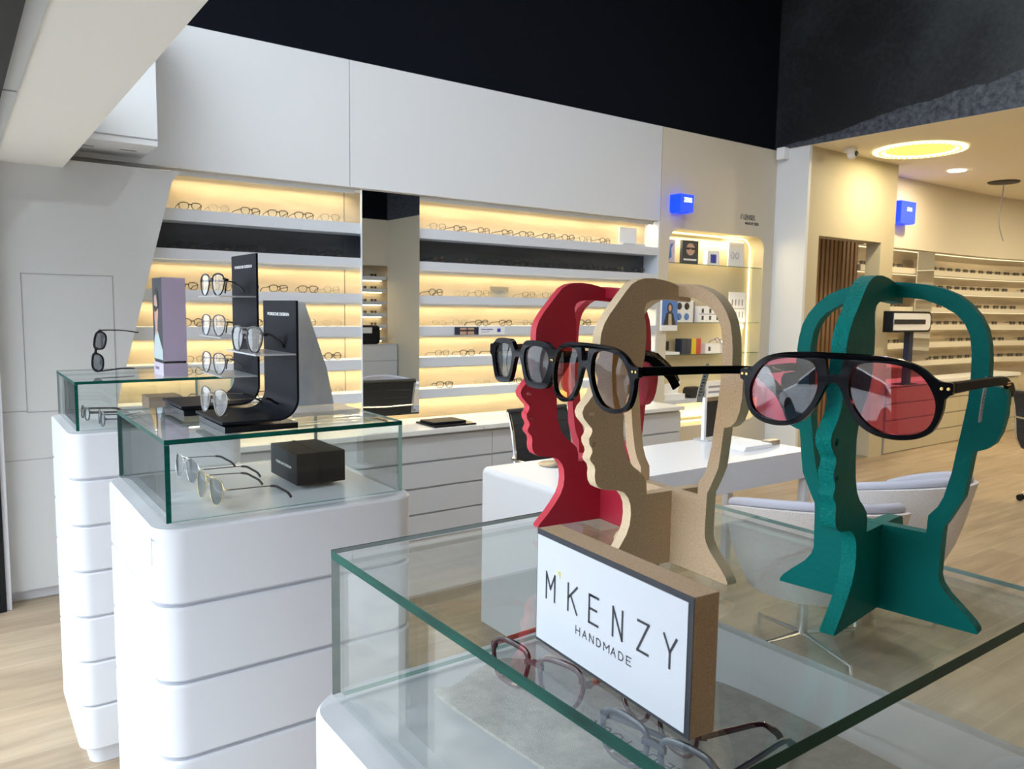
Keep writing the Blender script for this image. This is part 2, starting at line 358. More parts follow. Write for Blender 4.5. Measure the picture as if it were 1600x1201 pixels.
struct(ribbon(MB(), 2.30, 3.11, -.12, .12, 'beige').box((10.62,4.979,2.30),(10.626,4.981,3.11),'seam').obj('wall_far_fascia'))
struct(ribbon(MB(), 0, 3.11, .06, .12, 'woodback2').obj('wall_far'))
# opposite side of the shop, seen in the mirror
struct(MB().box((-.30,-3.9,3.11),(6.6,-3.6,5.2),'ceilblack').obj('wall_opposite_upper'))
struct(MB().box((-.30,-3.9,0),(14.2,-3.78,3.11),'woodback2').obj('wall_opposite'))
struct(MB().box((-.30,-3.78,2.28),(14.2,-3.6,3.11),'beige').obj('wall_opposite_fascia'))
struct(MB().box((6.6,-3.6,0),(6.72,-1.9,3.11),'beige').obj('wall_opposite_return'))

# outside: pavement, street and a facade over the road (seen only as reflections and daylight)
struct(MB().box((-4.0,-25,-.12),(-.30,25,-.02),'pavement').obj('pavement'))
struct(MB().box((-14,-25,-.22),(-4.0,25,-.12),'asphalt').obj('street'))

# ---------------------------------------------------------------- shelves
def fill_lamp(label, x, y, e):  # lamp added on the unseen ceiling as fill for the interior
    t = thing('added_fill_lamp', label, 'lamp', (x, y, 5.199)); MB().lathe([(0,-.001),(.11,-.001),(.11,-.16),(.095,-.16),(.09,-.12),(0,-.12)], (0,0,0), 'paper', 24).obj('housing', t); MB().lathe([(0,-.125),(.088,-.125)], (0,0,0), 'coldlit', 24).obj('diffuser', t)
    light_area('lamp_glow', (0,0,-.165), .18, .18, e, (.93,.96,1), (0,0,0), t)
SZ = [(2.016,2.083),(1.798,1.858),(1.568,1.625),(1.347,1.411),(1.128,1.192),(.906,.967)]
names = ['top','second','third','fourth','fifth','lowest']
def light_area(name, loc, sx, sy, power, col, rot=(0,0,0), parent=None):
    d = bpy.data.lights.new(name, 'AREA'); d.shape = 'RECTANGLE'; d.size = sx; d.size_y = sy; d.energy = power; d.color = col
    o = bpy.data.objects.new(name, d); COL.objects.link(o); o.location = loc; o.rotation_euler = rot
    if parent: o.parent = parent
    return o
for (x, y, e, lab) in ((2.6,2.0,22,'added fill lamp on the unseen ceiling high above the white desk'),(4.4,2.0,24,'added fill lamp on the unseen ceiling high above the tub chairs')): fill_lamp(lab, x, y, e)
def wall_shelf(x0, x1, z0, z1, label, lit=True, y0=4.75, y1=4.92, group=None, power=9):
    t = thing('wall_shelf', label, 'shelf', (x0, y0, z0), group=group)
    MB().box((0,0,0),(x1-x0,y1-y0-.001,z1-z0),'shelfwhite').obj('board', t)
    if lit:
        MB().box((.01,.096,-.016),(x1-x0-.01,.101,-.0003),'shelfwhite').obj('lip', t, label='small lip hiding the light strip')
        MB().box((.02,y1-y0-.020,-.008),(x1-x0-.02,y1-y0-.008,-.0005),'led').obj('light_strip', t, label='thin warm glowing strip under the board')
        light_area('strip_glow', ((x1-x0)/2, y1-y0-.035, -.012), x1-x0-.05, .012, power*(x1-x0)/2.3, (1,.78,.45), (R(-18),0,0), t)
    return t
SLX = lambda z: .66+(z-.80)*(1.022-.66)/(2.205-.80)
for i, (a, b) in enumerate(SZ):
    lit = i != 0
    wall_shelf(SLX(a)-.03, 2.42, a, b, 'white wall shelf left of the tall mirror, %s of its stack' % names[i], lit, group=None, power=2.1)
    wall_shelf(2.423, 4.985, a, b, 'long white wall shelf right of the tall mirror, %s of its stack' % names[i], lit, power=2.1)
# light strip over the top bay
for (a, b, s_) in ((1.06,2.19,'left'),(2.65,4.97,'right')):
    t = thing('light_strip', 'warm light strip hidden above the top shelf bay %s of the mirror' % s_, 'light', (a,4.86,2.296)); MB().box((0,-.06,-.020),(b-a,-.056,.003),'shelfwhite').obj('lip', t)
    MB().box((0,0,-.002),(b-a,.02,.004),'led').obj('diffuser', t)
    light_area('strip_glow', ((b-a)/2,0,-.008), b-a, .012, 3.2*(b-a)/2.3, (1,.78,.45), (R(-15),0,0), t)
struct(MB().box((4.985,4.75,.745),(5.0,4.92,2.31),'shelfwhite').obj('trim_5'))
# tall mirror
t = thing('wall_mirror', 'tall narrow mirror standing between the two stacks of wall shelves', 'mirror', (2.21,4.732,.803))
MB().box((0,0,0),(.425,.016,1.492),['shelfwhite','shelfwhite','mirror','shelfwhite','shelfwhite','wallwhite']).obj('mirror_glass', t)
MB().box((-.005,0,0),(-.0005,.017,1.492),'shelfwhite').obj('side_trim', t)
# counter and drawer cabinets below the shelves
t = tag(MB().box((.70,4.385,.712),(2.95,4.915,.745),'countertop').obj('worktop', bevel=.003), 'white worktop under the wall shelves, left length behind the pedestals', 'worktop')
t = tag(MB().box((2.953,4.385,.712),(4.985,4.915,.745),'countertop').obj('worktop', bevel=.003), 'white worktop under the wall shelves, right length behind the desk', 'worktop')
def drawer_unit(x0, x1, label, y0=4.42, y1=4.90, top=.71, n_=4, m='cabgrey', plinth=0.0):
    t = thing('drawer_cabinet', label, 'cabinet', (x0, y0, 0), group=None)
    MB().box((0,.02,.0),(x1-x0,y1-y0,top-.001),'cabgrey').obj('body', t)
    h = (top-.01)/n_
    for k in range(n_):
        MB().box((.002,0,.008+h*k),(x1-x0-.002,.019,h*(k+1)-.006),m).obj('drawer', t)
    return t
ux = [.84,1.57,2.307,3.045,3.78,4.52,4.98]
place = ['far left, behind the farthest pedestal','behind the middle pedestal','right of the middle pedestal','behind the office chair','behind the red head stand','at the right end of the worktop']
for i in range(6): drawer_unit(ux[i], ux[i+1], 'grey four drawer cabinet under the wall worktop, '+place[i])
# boxed duct under the fascia
t = thing('duct_box', 'white boxed air unit fixed high in the left corner beside the beam', 'duct', (.52,4.345,2.34))
MB().box((0,0,0),(.383,.404,.755),'wallwhite').obj('casing', t)
MB().box((0,-.004,.03),(.383,-.0005,.034),'seam').box((.04,.20,-.002),(.12,.21,-.0003),'groove').box((.24,.20,-.002),(.32,.21,-.0003),'groove').obj('vent_slot', t)
# drawer-tier pedestals with glass cases
def pedestal(y0, label, detail=True):
    t = thing('display_pedestal', label, 'pedestal', (.288, y0, 0))
    w = .55
    MB().prism(rrect(.014,.014,w-.014,w-.014,.05,5), XY, .055, 1.08, 'lacquer').obj('body', t)
    MB().prism(rrect(.03,.03,w-.03,w-.03,.04,4), XY, 0, .058, 'cabgrey').obj('plinth', t)
    for k in range(7):
        z0 = .063+.153*k; z1 = z0+.153-.007
        mb = MB(); r0 = .055; P0 = rrect(0,0,w,w,r0,8); P1 = rrect(.004,.004,w-.004,w-.004,r0-.004,8); n_ = len(P0)
        rings = [([p for p in P1], z0), (P0, z0+.004), (P0, z1-.005), (P1, z1)]
        vs = [(p[0],p[1],z) for ring, z in rings for p in ring]
        fs = [(i+n_*j,(i+1)%n_+n_*j,(i+1)%n_+n_*(j+1),i+n_*(j+1)) for j in range(3) for i in range(n_)]
        mb.add(vs, fs, 'lacquer', True); mb.add([(p[0],p[1],z1) for p in P1], [tuple(range(n_))], 'lacquer'); mb.add([(p[0],p[1],z0) for p in P1], [tuple(range(n_))[::-1]], 'lacquer')
        if k == 6 and detail: mb.box((-.0006,.030,z1-.070),(.0,.032,z1-.02),'seam').box((.0008,.020,z1-.0215),(.0012,.055,z1-.020),'seam')
        mb.obj('drawer', t)
    return t
def glass_case(y0, label):
    t = thing('glass_case', label, 'display case', (.314, y0, 1.1345)); w = .498; h = .1595; g = .0095
    e = 'edgeglass'
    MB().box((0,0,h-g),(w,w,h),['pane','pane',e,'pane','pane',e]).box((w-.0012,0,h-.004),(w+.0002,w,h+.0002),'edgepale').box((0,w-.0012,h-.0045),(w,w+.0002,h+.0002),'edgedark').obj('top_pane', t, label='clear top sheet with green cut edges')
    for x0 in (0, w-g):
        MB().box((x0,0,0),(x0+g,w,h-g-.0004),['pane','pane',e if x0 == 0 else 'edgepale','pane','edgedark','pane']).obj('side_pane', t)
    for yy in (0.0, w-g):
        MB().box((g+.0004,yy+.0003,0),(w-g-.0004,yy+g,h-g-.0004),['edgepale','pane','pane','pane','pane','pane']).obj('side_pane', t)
    return t
PY = [.228, 1.510, 2.785]
pedestal(PY[0], 'white seven tier pedestal nearest the camera, under the heads and the sign', True)
pedestal(PY[1], 'white seven tier pedestal in the middle, under the black eyewear stands')
pedestal(PY[2], 'white seven tier pedestal farthest away, under the purple advertising box')
glass_case(PY[0]+.026, 'glass case on the nearest pedestal with three heads standing on it')
glass_case(PY[1]+.026, 'glass case on the middle pedestal holding a black box and two sunglasses')
glass_case(PY[2]+.026, 'glass case on the farthest pedestal holding a brown box')

# ================================================================ HEAD STANDS
FR_O = [(0,281.5),(16,280.5),(28,279),(40,276),(52,270.6),(62,262.5),(69,253.8),(74,244),(76.8,231.7),(78,219.4),(78.3,206),(79,200.5),(84,199.5),(89.5,198),(92,193),(91.6,177),(89.2,164),(85.5,155),(80,149.8),(75,147.8),(71.6,147.2),(70.6,140),(69.5,129.6),(66.7,108.4),(62,98),(55.6,84.6),(54,82),(53.5,76),(53,57.7),(52.6,40),(54.5,33.8),(60.4,25.7),(72.7,14.8),(80.4,7.5),(83.6,2.6),(83.4,0)]
FR_I = [(0,269),(16.8,268),(28,266.5),(41.3,261.6),(52,255.4),(58.6,248),(63,238.7),(65.2,225),(65.6,206),(65,188),(62.4,167.4),(59.6,147.6),(57,127.7),(52.2,106.5),(48.6,98),(41.8,89.2),(41.2,74.2),(0,74.2)]
PR = [(-16,276),(0,278.8),(8,281.5),(20,284),(33,285.4),(44,285),(53,282.8),(61,278.5),(69,270),(78,259.5),(86,250.3),(92,241.5),(95.3,233),(96,226),(96,218),(97,211),(101,206),(103,202),(101,197),(98,191),(98.6,184),(102,177),(108,170),(113,165),(115,160),(113.5,155),(107.5,148.5),(103.4,144.5),(102.8,142),(104,138.5),(106.6,135),(106,130),(103,125.5),(102.2,122),(104,118.6),(105,116),(103.5,113),(99.5,109),(98.3,104.5),(98.8,99),(97.8,93),(94.6,88),(88.5,84.8),(80,83.4),(70,82),(62.5,79),(57,73),(54,66),(53,56),(54.2,46),(58,36.5),(66,25.5),(76,14),(84,6.5),(88,2),(88,0),
      (-60,0),(-66,4),(-62,12),(-56,26),(-52,40),(-52,66),(-50,71.5),(-45,73.5),(-12,74),(33.5,74),(34,84),(36.5,91),(44,98),(52,103.5),(59,112),(63.5,124),(65.6,140),(66,156),(62,172),(53,184),(45,196),(41.5,210),(40.3,226),(41,240),(43.2,250),(43.8,256),(41.5,261),(36,264),(28,265),(18,265.3),(4,265),(-16,263.5)]
def head_stand(name, label, x, y, th, mf, me, hm):
    t = thing(name, label, 'head stand', (x, y, 1.2945)); k = .001
    u = Vector((cos(th), sin(th), 0)); f = Vector((u.y, -u.x, 0))
    mir = [(-a, b) for a, b in FR_O[1:]][::-1]; outer = FR_O+mir
    # outer loop is closed along the bottom
    inn = [(a, b) for a, b in FR_I]+[(-a, b) for a, b in FR_I[1:-1]][::-1]
    fn = lambda a, b, w: (u*a*k+f*w*k+Vector((0,0,b*k)))
    sm2 = lambda lp: lp
    MB().prism(outer, fn, 0, -12, mf, me, holes=[inn]).obj('front_board', t, label='head-on outline board with ears')
    fn2 = lambda a, b, w: (f*a*k+u*w*k+Vector((0,0,b*k)))
    def disc(c, r_): return [(c[0]+r_*cos(2*pi*i/14), c[1]+r_*sin(2*pi*i/14)) for i in range(14)]
    MB().prism(PR, fn2, -6, 6, mf, me, holes=[disc((103.8,157.5),3.2), disc((100,129),2.6)]).obj('profile_board', t, label='side profile board with nose and lips')
    return t, u, f
HW = head_stand('head_stand', 'bare brown fibreboard head stand in the middle, wearing yellow-tinted glasses', .5837, .5321, -1.6456, 'mdf', 'mdfedge', 0)
HG = head_stand('head_stand', 'teal green painted head stand wearing pink-tinted glasses', .6427, .3465, -1.4201, 'teal', 'tealedge', 0)
HR = head_stand('head_stand', 'red painted head stand at the back wearing dark hexagonal sunglasses', .6347, .6929, -1.6786, 'redpaint', 'rededge', 0)

# ================================================================ GLASSES
AVI = [(9.5,6),(11.5,14.5),(17,19.5),(29,21),(45,20),(57,16.5),(64.5,10.5),(68.5,2),(69,-7),(67,-16),(62,-22.5),(54,-26.5),(42,-28),(31,-25.5),(21,-19.5),(14,-11),(10,-2)]
HEX = [(9.8,9),(14,15.5),(24,17.5),(40,18),(52,16.5),(58.5,11),(61,2),(58,-9),(53,-18),(46,-21.5),(30,-23),(20,-20.5),(14,-12),(10.5,0)]
SQR = [(9.5,8),(14,15),(26,17),(42,17),(54,14),(59,6),(58.5,-6),(53,-16),(42,-20),(28,-20),(17,-16),(11,-6)]
RND = [(9.5,2),(12,12),(21,19),(34,21),(47,18),(55,9),(57,-2),(53,-13),(43,-20),(31,-21),(20,-17),(12,-8)]
PIL = [(9,6),(12,14),(24,18),(40,18.5),(53,15),(59,7),(59,-3),(54,-14),(45,-22),(34,-25),(23,-22),(14,-12),(10,-2)]
SHP = dict(avi=AVI, hex=HEX, sqr=SQR, rnd=RND, pil=PIL)
def offs(pl, d, N=None):
    N = len(pl); out = []
    for i in range(N):
        a = Vector(pl[i-1]); b = Vector(pl[(i+1) % N]); t_ = (b-a).normalized(); nn = Vector((t_.y, -t_.x))
        if nn.dot(Vector(pl[i])-Vector((sum(p[0] for p in pl)/N, sum(p[1] for p in pl)/N))) < 0: nn = -nn
        dd = d(i/N, pl[i]) if callable(d) else d
        out.append(((pl[i][0]+nn.x*dd), (pl[i][1]+nn.y*dd), nn))
    return out
HERO = {'avi':([(0,27.5),(12,27.5),(28,27),(42,25.6),(54,22.5),(62,18),(67.5,13.2),(72,11.2),(77.5,10.8),(79,9.5),(79,3),(77,1.8),(74.6,-1),(74,-8),(72,-16),(68,-24),(61,-29),(52,-31.5),(42,-32),(31,-30),(21,-24.5),(13.5,-15),(8.5,-5),(5.5,1.5),(3,4.4),(0,5.4)],
  [(11.6,7),(13.5,15),(18,20),(29,22),(43,21),(54,18),(61.5,12),(66.5,4),(69.2,-4),(68.8,-13),(65.5,-21),(59,-26),(50,-28),(41,-28.3),(31,-26),(22.5,-20),(16,-11.5),(12.2,-2)], [(-6.8,22.8),(6.8,22.8),(4.8,11.2),(-4.8,11.2)]),
 'hex':([(0,9.5),(5,10.5),(8.5,14),(12,19),(18,22.5),(30,23.5),(46,23.2),(56,21.5),(63,17.5),(69,15.5),(75,15),(76.5,13),(76.5,5),(73.5,3),(70,-1),(66,-12),(61,-22),(55,-27),(44,-28.8),(28,-28.3),(18.5,-25),(12.5,-15),(8.5,-4),(5.5,2),(3,3.6),(0,4)],
  [(14,8),(17,13.5),(26,17),(42,17.2),(52.5,15),(58.5,9),(60,1),(57,-9),(52,-18),(45,-22),(30,-22),(22,-19),(16.5,-9),(13.6,1)], None)}
def glasses(name, label, cat, loc, rot, shape='sqr', fm='frameblack', lm='lensclear', tm=None, wr=3.0, tk=3.2, fold=(0,0), tlen=118, tdrop=32, lo=False, group=None, bar=False, th=5.5, wrap=.0010, wide=1.0, tipm=None, spread=0, screws=False, pads=True, studs=False, hero=False, flare=0, size=1.0):
    """x across, front looks to -y, temples run to +y, z=0 at lens mid height; built in mm, stored in metres"""
    tm = tm or fm; t = thing(name, label, cat, loc, group=group, rot=rot); k = .001*size
    base = [tuple(p) for p in SHP[shape]]
    lens = [tuple(p) for p in catmull(base, 1 if lo else 3)] if not lo else base
    yb = lambda x: wrap*x*x
    mb = MB(); xh = 77.5 if shape == 'avi' else 75; hz0 = (7.0 if shape == 'avi' else 9.5)+4.2
    for s_ in ((-1, 1) if not hero else ()):
        ol = offs(lens, 0); N = len(lens)
        pts = [Vector((s_*p[0]*wide, yb(p[0]), p[1]))*k for p in ol]
        side = [Vector((s_*p[2].x, 0, p[2].y)) for p in ol]; up = [Vector((0,1,0))]*N
        if lo: prof = [(0,-tk/2),(wr,-tk/2),(wr,tk/2),(0,tk/2)]
        else:
            c = min(wr, tk)*.28; prof = [(0,-tk/2+c*.5),(c*.6,-tk/2),(wr-c,-tk/2),(wr,-tk/2+c),(wr,tk/2-c),(wr-c,tk/2),(0,tk/2)]
        prof = [(a*k, b*k) for a, b in prof]
        sc = None
        if wr > 2.2: sc = [((1.0+.45*max(0,(p[1])/20))*(1.0), 1) for p in ol]
        mb.sweep(pts, side, up, prof, fm, True, not lo, sc)
        # end piece
        xe = max(p[0] for p in lens)*wide; ze = 11 if shape == 'avi' else (8 if shape != 'rnd' else 5)
        zt_ = ze+3.5 if wr > 2.2 else ze+1
        h = th*.62 if wr > 2.2 else 1.2
        P_ = [Vector((s_*(xe-6 if shape == 'avi' else xe-3), yb(xe-4), zt_-1)), Vector((s_*(xe+1), yb(xe)+.3, zt_-2.5)), Vector((s_*(xe+5.5), yb(xe)+1.5, zt_-4)), Vector((s_*(xe+6.8), yb(xe)+6, zt_-4.2))]
        sd = [Vector((0,0,1))]*4; upn = [Vector((0,1,0)),Vector((0,1,0)),Vector((s_*.5,-.7,0)).normalized(),Vector((s_,0,0))]
        pr_ = [(-h,-1.6),(h,-1.6),(h,1.6),(-h,1.6)] if wr > 2.2 else [(-h,-.7),(h,-.7),(h,.7),(-h,.7)]
        mb.sweep([p*k for p in P_], sd, upn, [(a*k, b*k) for a, b in pr_], fm, False, False)
    if hero:
        OUT, HOLE, KEY = HERO[shape]
        full = [Vector(p) for p in catmull([Vector((a,b)) for a, b in OUT], 4, False)]
        loop = [(p.x,p.y) for p in full]+[(-p.x,p.y) for p in full[1:-1]][::-1]
        hr = [(p.x,p.y) for p in catmull([Vector(q) for q in HOLE], 3)]; hl = [(-a,b) for a, b in hr]
        hs = [hr, hl]+([KEY] if KEY else [])
        mb = MB(); mb.prism(loop, lambda a,b,w: Vector((a, wrap*a*a+w, b))*k, -tk/2, tk/2, fm, fm, holes=hs, smooth=True)
        zt_ = OUT[-1][1] if False else hz0
        mb.obj('front_frame', t, bevel=.0007)
        lens = hr; xe = xh-6.3; yb = lambda x: wrap*x*x
    # bridge
    def strip(P_, w_, t_):
        mb.sweep([Vector(p)*k for p in P_], [Vector((0,0,1))]*len(P_), [Vector((0,1,0))]*len(P_), [(a*k, b*k) for a, b in ((-w_,-t_),(w_,-t_),(w_,t_),(-w_,t_))], fm, False, False)
    if hero: pass
    elif shape == 'avi':
        strip([(-58,yb(58),18.3),(-46,yb(46),22.6),(-30,yb(30),24.6),(-12,0,24.6),(0,0,24.6),(12,0,24.6),(30,yb(30),24.6),(46,yb(46),22.6),(58,yb(58),18.3)], 2.3, tk/2)
        strip([(-12.5,0,7.5),(-6,-.3,9.6),(0,-.4,10.2),(6,-.3,9.6),(12.5,0,7.5)], 2.4, tk/2*.95)
        strip([(-10.5,0,19),(-9.5,0,23)], 3.2, tk/2*.9); strip([(9.5,0,23),(10.5,0,19)], 3.2, tk/2*.9)
    elif wr > 2.2:
        strip([(-12,0,7.5),(-6,-.3,9.5),(0,-.4,10),(6,-.3,9.5),(12,0,7.5)], 3.0, tk/2)
        if bar: strip([(-20,yb(20),17.8),(0,0,18),(20,yb(20),17.8)], 1.1, tk/2*.8)
    else:
        strip([(-10.5,0,5),(-5,-.3,8),(0,-.4,8.8),(5,-.3,8),(10.5,0,5)], .8, .8)
        if bar: strip([(-22,yb(22),17.6),(0,0,18.2),(22,yb(22),17.6)], .8, .8)
        if pads and not lo:
            for s_ in (-1,1): mb.box((s_*.0085-.0012,.002,-.008),(s_*.0085+.0012,.006,.0),'tagplastic')
    if not hero: mb.obj('front_frame', t)
    if studs:
        for s_ in (-1,1):
            for dx in (-1.5, 2.6):
                MB().lathe([(0,-.0006),(.0011,-.0005),(.0012,.0004)], (s_*(xh-3.4+dx)*k, (wrap*(xh-3.4+dx)**2-tk/2)*k-.0004, 6.6*k), 'gold', 10, 'y').obj('stud', t, label='small gold dot')
    for s_ in (-1, 1):
        N = len(lens); m2 = MB()
        pts = [Vector((s_*p[0]*wide*1.0, yb(p[0]), p[1]))*k for p in lens]
        cx = sum(p[0] for p in lens)/N; cz = sum(p[1] for p in lens)/N
        mid = [Vector((s_*(cx+(p[0]-cx)*.5)*wide, yb(cx+(p[0]-cx)*.5)-.55, cz+(p[1]-cz)*.5))*k for p in lens]
        cen = Vector((s_*cx*wide, yb(cx)-.8, cz))*k
        vs = pts+mid+[cen]; fs = [(i,(i+1)%N,N+(i+1)%N,N+i) for i in range(N)]+[(N+i,N+(i+1)%N,2*N) for i in range(N)]
        m2.add(vs, fs, lm, True); m2.obj('lens', t)
    for i_, s_ in enumerate((-1, 1)):
        hx = s_*(xe+6.3); hy = yb(xe)+5.5; hz = zt_-4.2
        path = [(0,0),(tlen*.5,.4),(tlen*.86,0),(tlen,-2.2),(tlen+8,-7),(tlen+8+tdrop*.55,-tdrop*.62),(tlen+10+tdrop*.75,-tdrop)]
        if not lo: path = [(p[0],p[1]) for p in catmull([(a,b) for a,b in path], 2, False)]
        N = len(path); fa = fold[i_]; spx = spread
        m3 = MB(); pts = []; sd = []; up = []; sc = []
        for j, (a, b) in enumerate(path):
            q0 = path[max(0,j-1)]; q1 = path[min(N-1,j+1)]; d = Vector((q1[0]-q0[0], q1[1]-q0[1])).normalized()
            inw = -s_*(a/(tlen+30))**2*6 if not hero else s_*flare*min(1, a/(tlen*.85))
            pts.append(Vector((inw, a, b))*k); sd.append(Vector((0,-d.y,d.x))); up.append(Vector((1,0,0)))
            f_ = a/(tlen+30); sc.append((1.0-.12*sin(f_*pi)+(.25 if f_ > .8 else 0), 1))
        hw = th/2 if wr > 2.2 else .9; ht = 1.6 if wr > 2.2 else .7
        pr_ = [(-hw,-ht),(hw,-ht),(hw,ht),(-hw,ht)] if lo or wr <= 2.2 else [(-hw,-ht*.5),(-hw*.8,-ht),(hw*.8,-ht),(hw,-ht*.5),(hw,ht*.5),(hw*.8,ht),(-hw*.8,ht),(-hw,ht*.5)]
        m3.sweep(pts, sd, up, [(a*k, b*k) for a, b in pr_], tm, False, not lo, sc)
        if wr <= 2.2 and not lo:   # acetate sleeve at the tip
            q = [p for p in range(N) if path[p][0] > tlen*.75]
            m3.sweep([pts[p] for p in q], [sd[p] for p in q], [up[p] for p in q], [(a*k, b*k) for a, b in ((-1.9,-1.2),(1.9,-1.2),(1.9,1.2),(-1.9,1.2))], tipm or 'framedark', False, False)
        rotm = Matrix.Rotation(s_*R(fa), 4, 'Z'); off = Vector((hx, hy, hz))*k
        m3.v = [tuple((rotm @ Vector(v))+off) for v in m3.v]
        m3.obj('temple', t)
        if studs and tdrop < 20:
            for dz in (-1.4, .6): MB().box((hx*k+s_*(flare+1.7)*k-.0004,(hy+tlen-5)*k,(hz-3.2+dz)*k),(hx*k+s_*(flare+1.7)*k+.0004,(hy+tlen+5)*k,(hz-3.2+dz+1.2)*k),'gold').obj('tip_inlay', t, label='gold inlay bars')
    return t
def at_head(H, x, y, th, fz, zc, yaw=0, du=0):
    """world placing of a frame worn by a head stand"""
    u, f = H[1], H[2]; P = Vector((x, y, 1.2945))+f*fz+u*du; P.z += zc
    ang = math.atan2(u.y, u.x)+R(180)   # local +x -> u reversed ; front (-y) must look along f
    a0 = math.atan2(u.y, u.x)
    return P, a0
def worn(H, x, y, fz, zc, yaw, du=0):
    u, f = H[1], H[2]; P = Vector((x, y, 1.2945))+f*fz+u*du; P.z += zc
    # local -y -> f  => local x -> ?
    a = math.atan2(f.y, f.x)+pi/2+R(yaw)
    return P, (0, 0, a)
P, r_ = worn(HG, .6427, .3465, .1125, .198, 0, .005)
g = glasses('eyeglasses', 'black aviator glasses with pink lenses worn by the teal head', 'glasses', P, r_, 'avi', 'frameblack', 'lenspink', tm='templeblack', wr=3.3, tk=4.6, tlen=112, tdrop=12, th=8.0, studs=True, hero=True, flare=5.5)
P, r_ = worn(HW, .5837, .5321, .1085, .1965, -7, .002)
g = glasses('eyeglasses', 'black aviator glasses with yellow lenses worn by the brown head', 'glasses', P, r_, 'avi', 'frameblack', 'lensyellow', tm='templeblack', wr=3.3, tk=4.6, tlen=118, tdrop=34, th=8.0, studs=True, hero=True, flare=5.5)
P, r_ = worn(HR, .6347, .6929, .1125, .1965, 0, -.002)
g = glasses('sunglasses', 'thick black hexagonal sunglasses worn by the red head', 'sunglasses', P, r_, 'hex', 'frameblack', 'lensgrey', tm='frametort', wr=4.6, tk=5.4, tlen=116, tdrop=34, th=9.0, hero=True, flare=6.5)

# price tags looped round temples
def loop_tag(label, p, u, v, L_, m='paper'):
    t = thing('price_tag', label, 'price tag', p); u = Vector(u); v = Vector(v)
    pts = [(0,0,.006),(0,0,.002),(0,0,-.006)]
    mb = MB(); N = 9; vs = []
    for i in range(N):
        s_ = i/(N-1); c = Vector((0,0,.005-s_*L_))+u*(-.0045*sin(s_*pi/2)**2*L_/.03*1.6)
        w = .0018+.0018*min(1, s_*4)
        for q in ((-w,-.0003),(w,-.0003),(w,.0003),(-w,.0003)): vs.append(c+u*q[0]+v*(q[1]))
    fs = [(i*4+q,i*4+(q+1)%4,i*4+4+(q+1)%4,i*4+4+q) for i in range(N-1) for q in range(4)]+[(0,1,2,3),(4*N-4,4*N-3,4*N-2,4*N-1)]
    mb.add(vs, fs, m, True)
    mb.obj('strip', t)
    ink = MB()
    for i in range(7):
        z = .005-L_*(.35+.08*i); s_ = (.005-z)/L_; c = Vector((0,0,z))+u*(-.0045*sin(s_*pi/2)**2*L_/.03*1.6)-v*.0005
        a = c-u*.0020; b = c+u*(.0004+.0013*((i*7)%3)/2)
        ink.add([a, b, b+Vector((0,0,.0009)), a+Vector((0,0,.0009))], [(0,1,2,3)], 'ink')
    ink.obj('print', t, label='rows of tiny dark print')
    return t
def on_temple(H, x, y, uo, fo, z): 
    u, f = H[1], H[2]; P = Vector((x, y, 1.2945))+u*uo+f*fo; P.z += z; return P
P = on_temple(HW, .5837, .5321, .0815, .035, .2035); loop_tag('white paper price tag looped on the yellow-lensed glasses of the brown head', P, -HW[2], -HW[1], .034)
P = on_temple(HG, .6427, .3465, .0815, .020, .2035); loop_tag('clear plastic price tag looped on the pink-lensed glasses of the teal head', P, -HG[2], -HG[1], .034, 'tagplastic')

# ================================================================ SIGN
def strokes(mb, ch, x, z, w, h, t_, fn, m):
    G = {'M':[[(0,0),(0,1),(.5,.42),(1,1),(1,0)]],'K':[[(0,0),(0,1)],[(1,1),(.0,.46)],[(.30,.60),(1,0)]],'E':[[(1,1),(0,1),(0,0),(1,0)],[(0,.52),(.82,.52)]],
         'N':[[(0,0),(0,1),(1,0),(1,1)]],'Z':[[(0,1),(1,1),(0,0),(1,0)]],'Y':[[(0,1),(.5,.5),(1,1)],[(.5,.5),(.5,0)]],'H':[[(0,0),(0,1)],[(1,0),(1,1)],[(0,.5),(1,.5)]],
         'A':[[(0,0),(.5,1),(1,0)],[(.18,.36),(.82,.36)]],'D':[[(0,0),(0,1),(.5,1),(.85,.85),(1,.5),(.85,.15),(.5,0),(0,0)]]}
    for pl in G[ch]:
        for (a, b) in zip(pl[:-1], pl[1:]):
            p = Vector((x+a[0]*w, z+a[1]*h)); q = Vector((x+b[0]*w, z+b[1]*h)); d = (q-p).normalized(); p2 = p-d*t_/2; q2 = q+d*t_/2; nn = Vector((-d.y, d.x))*t_/2
            mb.add([fn(*(p2+nn)), fn(*(q2+nn)), fn(*(q2-nn)), fn(*(p2-nn))], [(0,1,2,3)], m)
t = thing('brand_sign', 'thick fibreboard block sign with white face and black border', 'sign', (.3582,.4566,1.2945))
Lp = Vector((0,0,0)); u = (Vector((.3462,.2922,0))-Vector((.3582,.4566,0))).normalized(); nb = Vector((-u.y, u.x, 0)); nb = nb if nb.x > 0 else -nb
F3 = lambda w: (lambda a, b: u*a+nb*w+Vector((0,0,b)))
mb = MB(); mb.prism([(0,0),(.1655,0),(.1655,.088),(0,.088)], lambda a,b,w: u*a+nb*w+Vector((0,0,b)), 0, .0205, 'mdf', 'mdf'); mb.obj('block', t, bevel=.0005)
mb = MB(); mb.prism([(0,0),(.1655,0),(.1655,.088),(0,.088)], lambda a,b,w: u*a+nb*w+Vector((0,0,b)), -.0005, -.0001, 'ink', 'ink'); mb.obj('border', t, label='black border')
mb = MB(); mb.prism([(.0012,.0026),(.1613,.0026),(.1613,.0838),(.0012,.0838)], lambda a,b,w: u*a+nb*w+Vector((0,0,b)), -.0009, -.0005, 'signwhite', 'signwhite'); mb.obj('face', t, label='white printed face')
mb = MB(); fn = F3(-.0011)
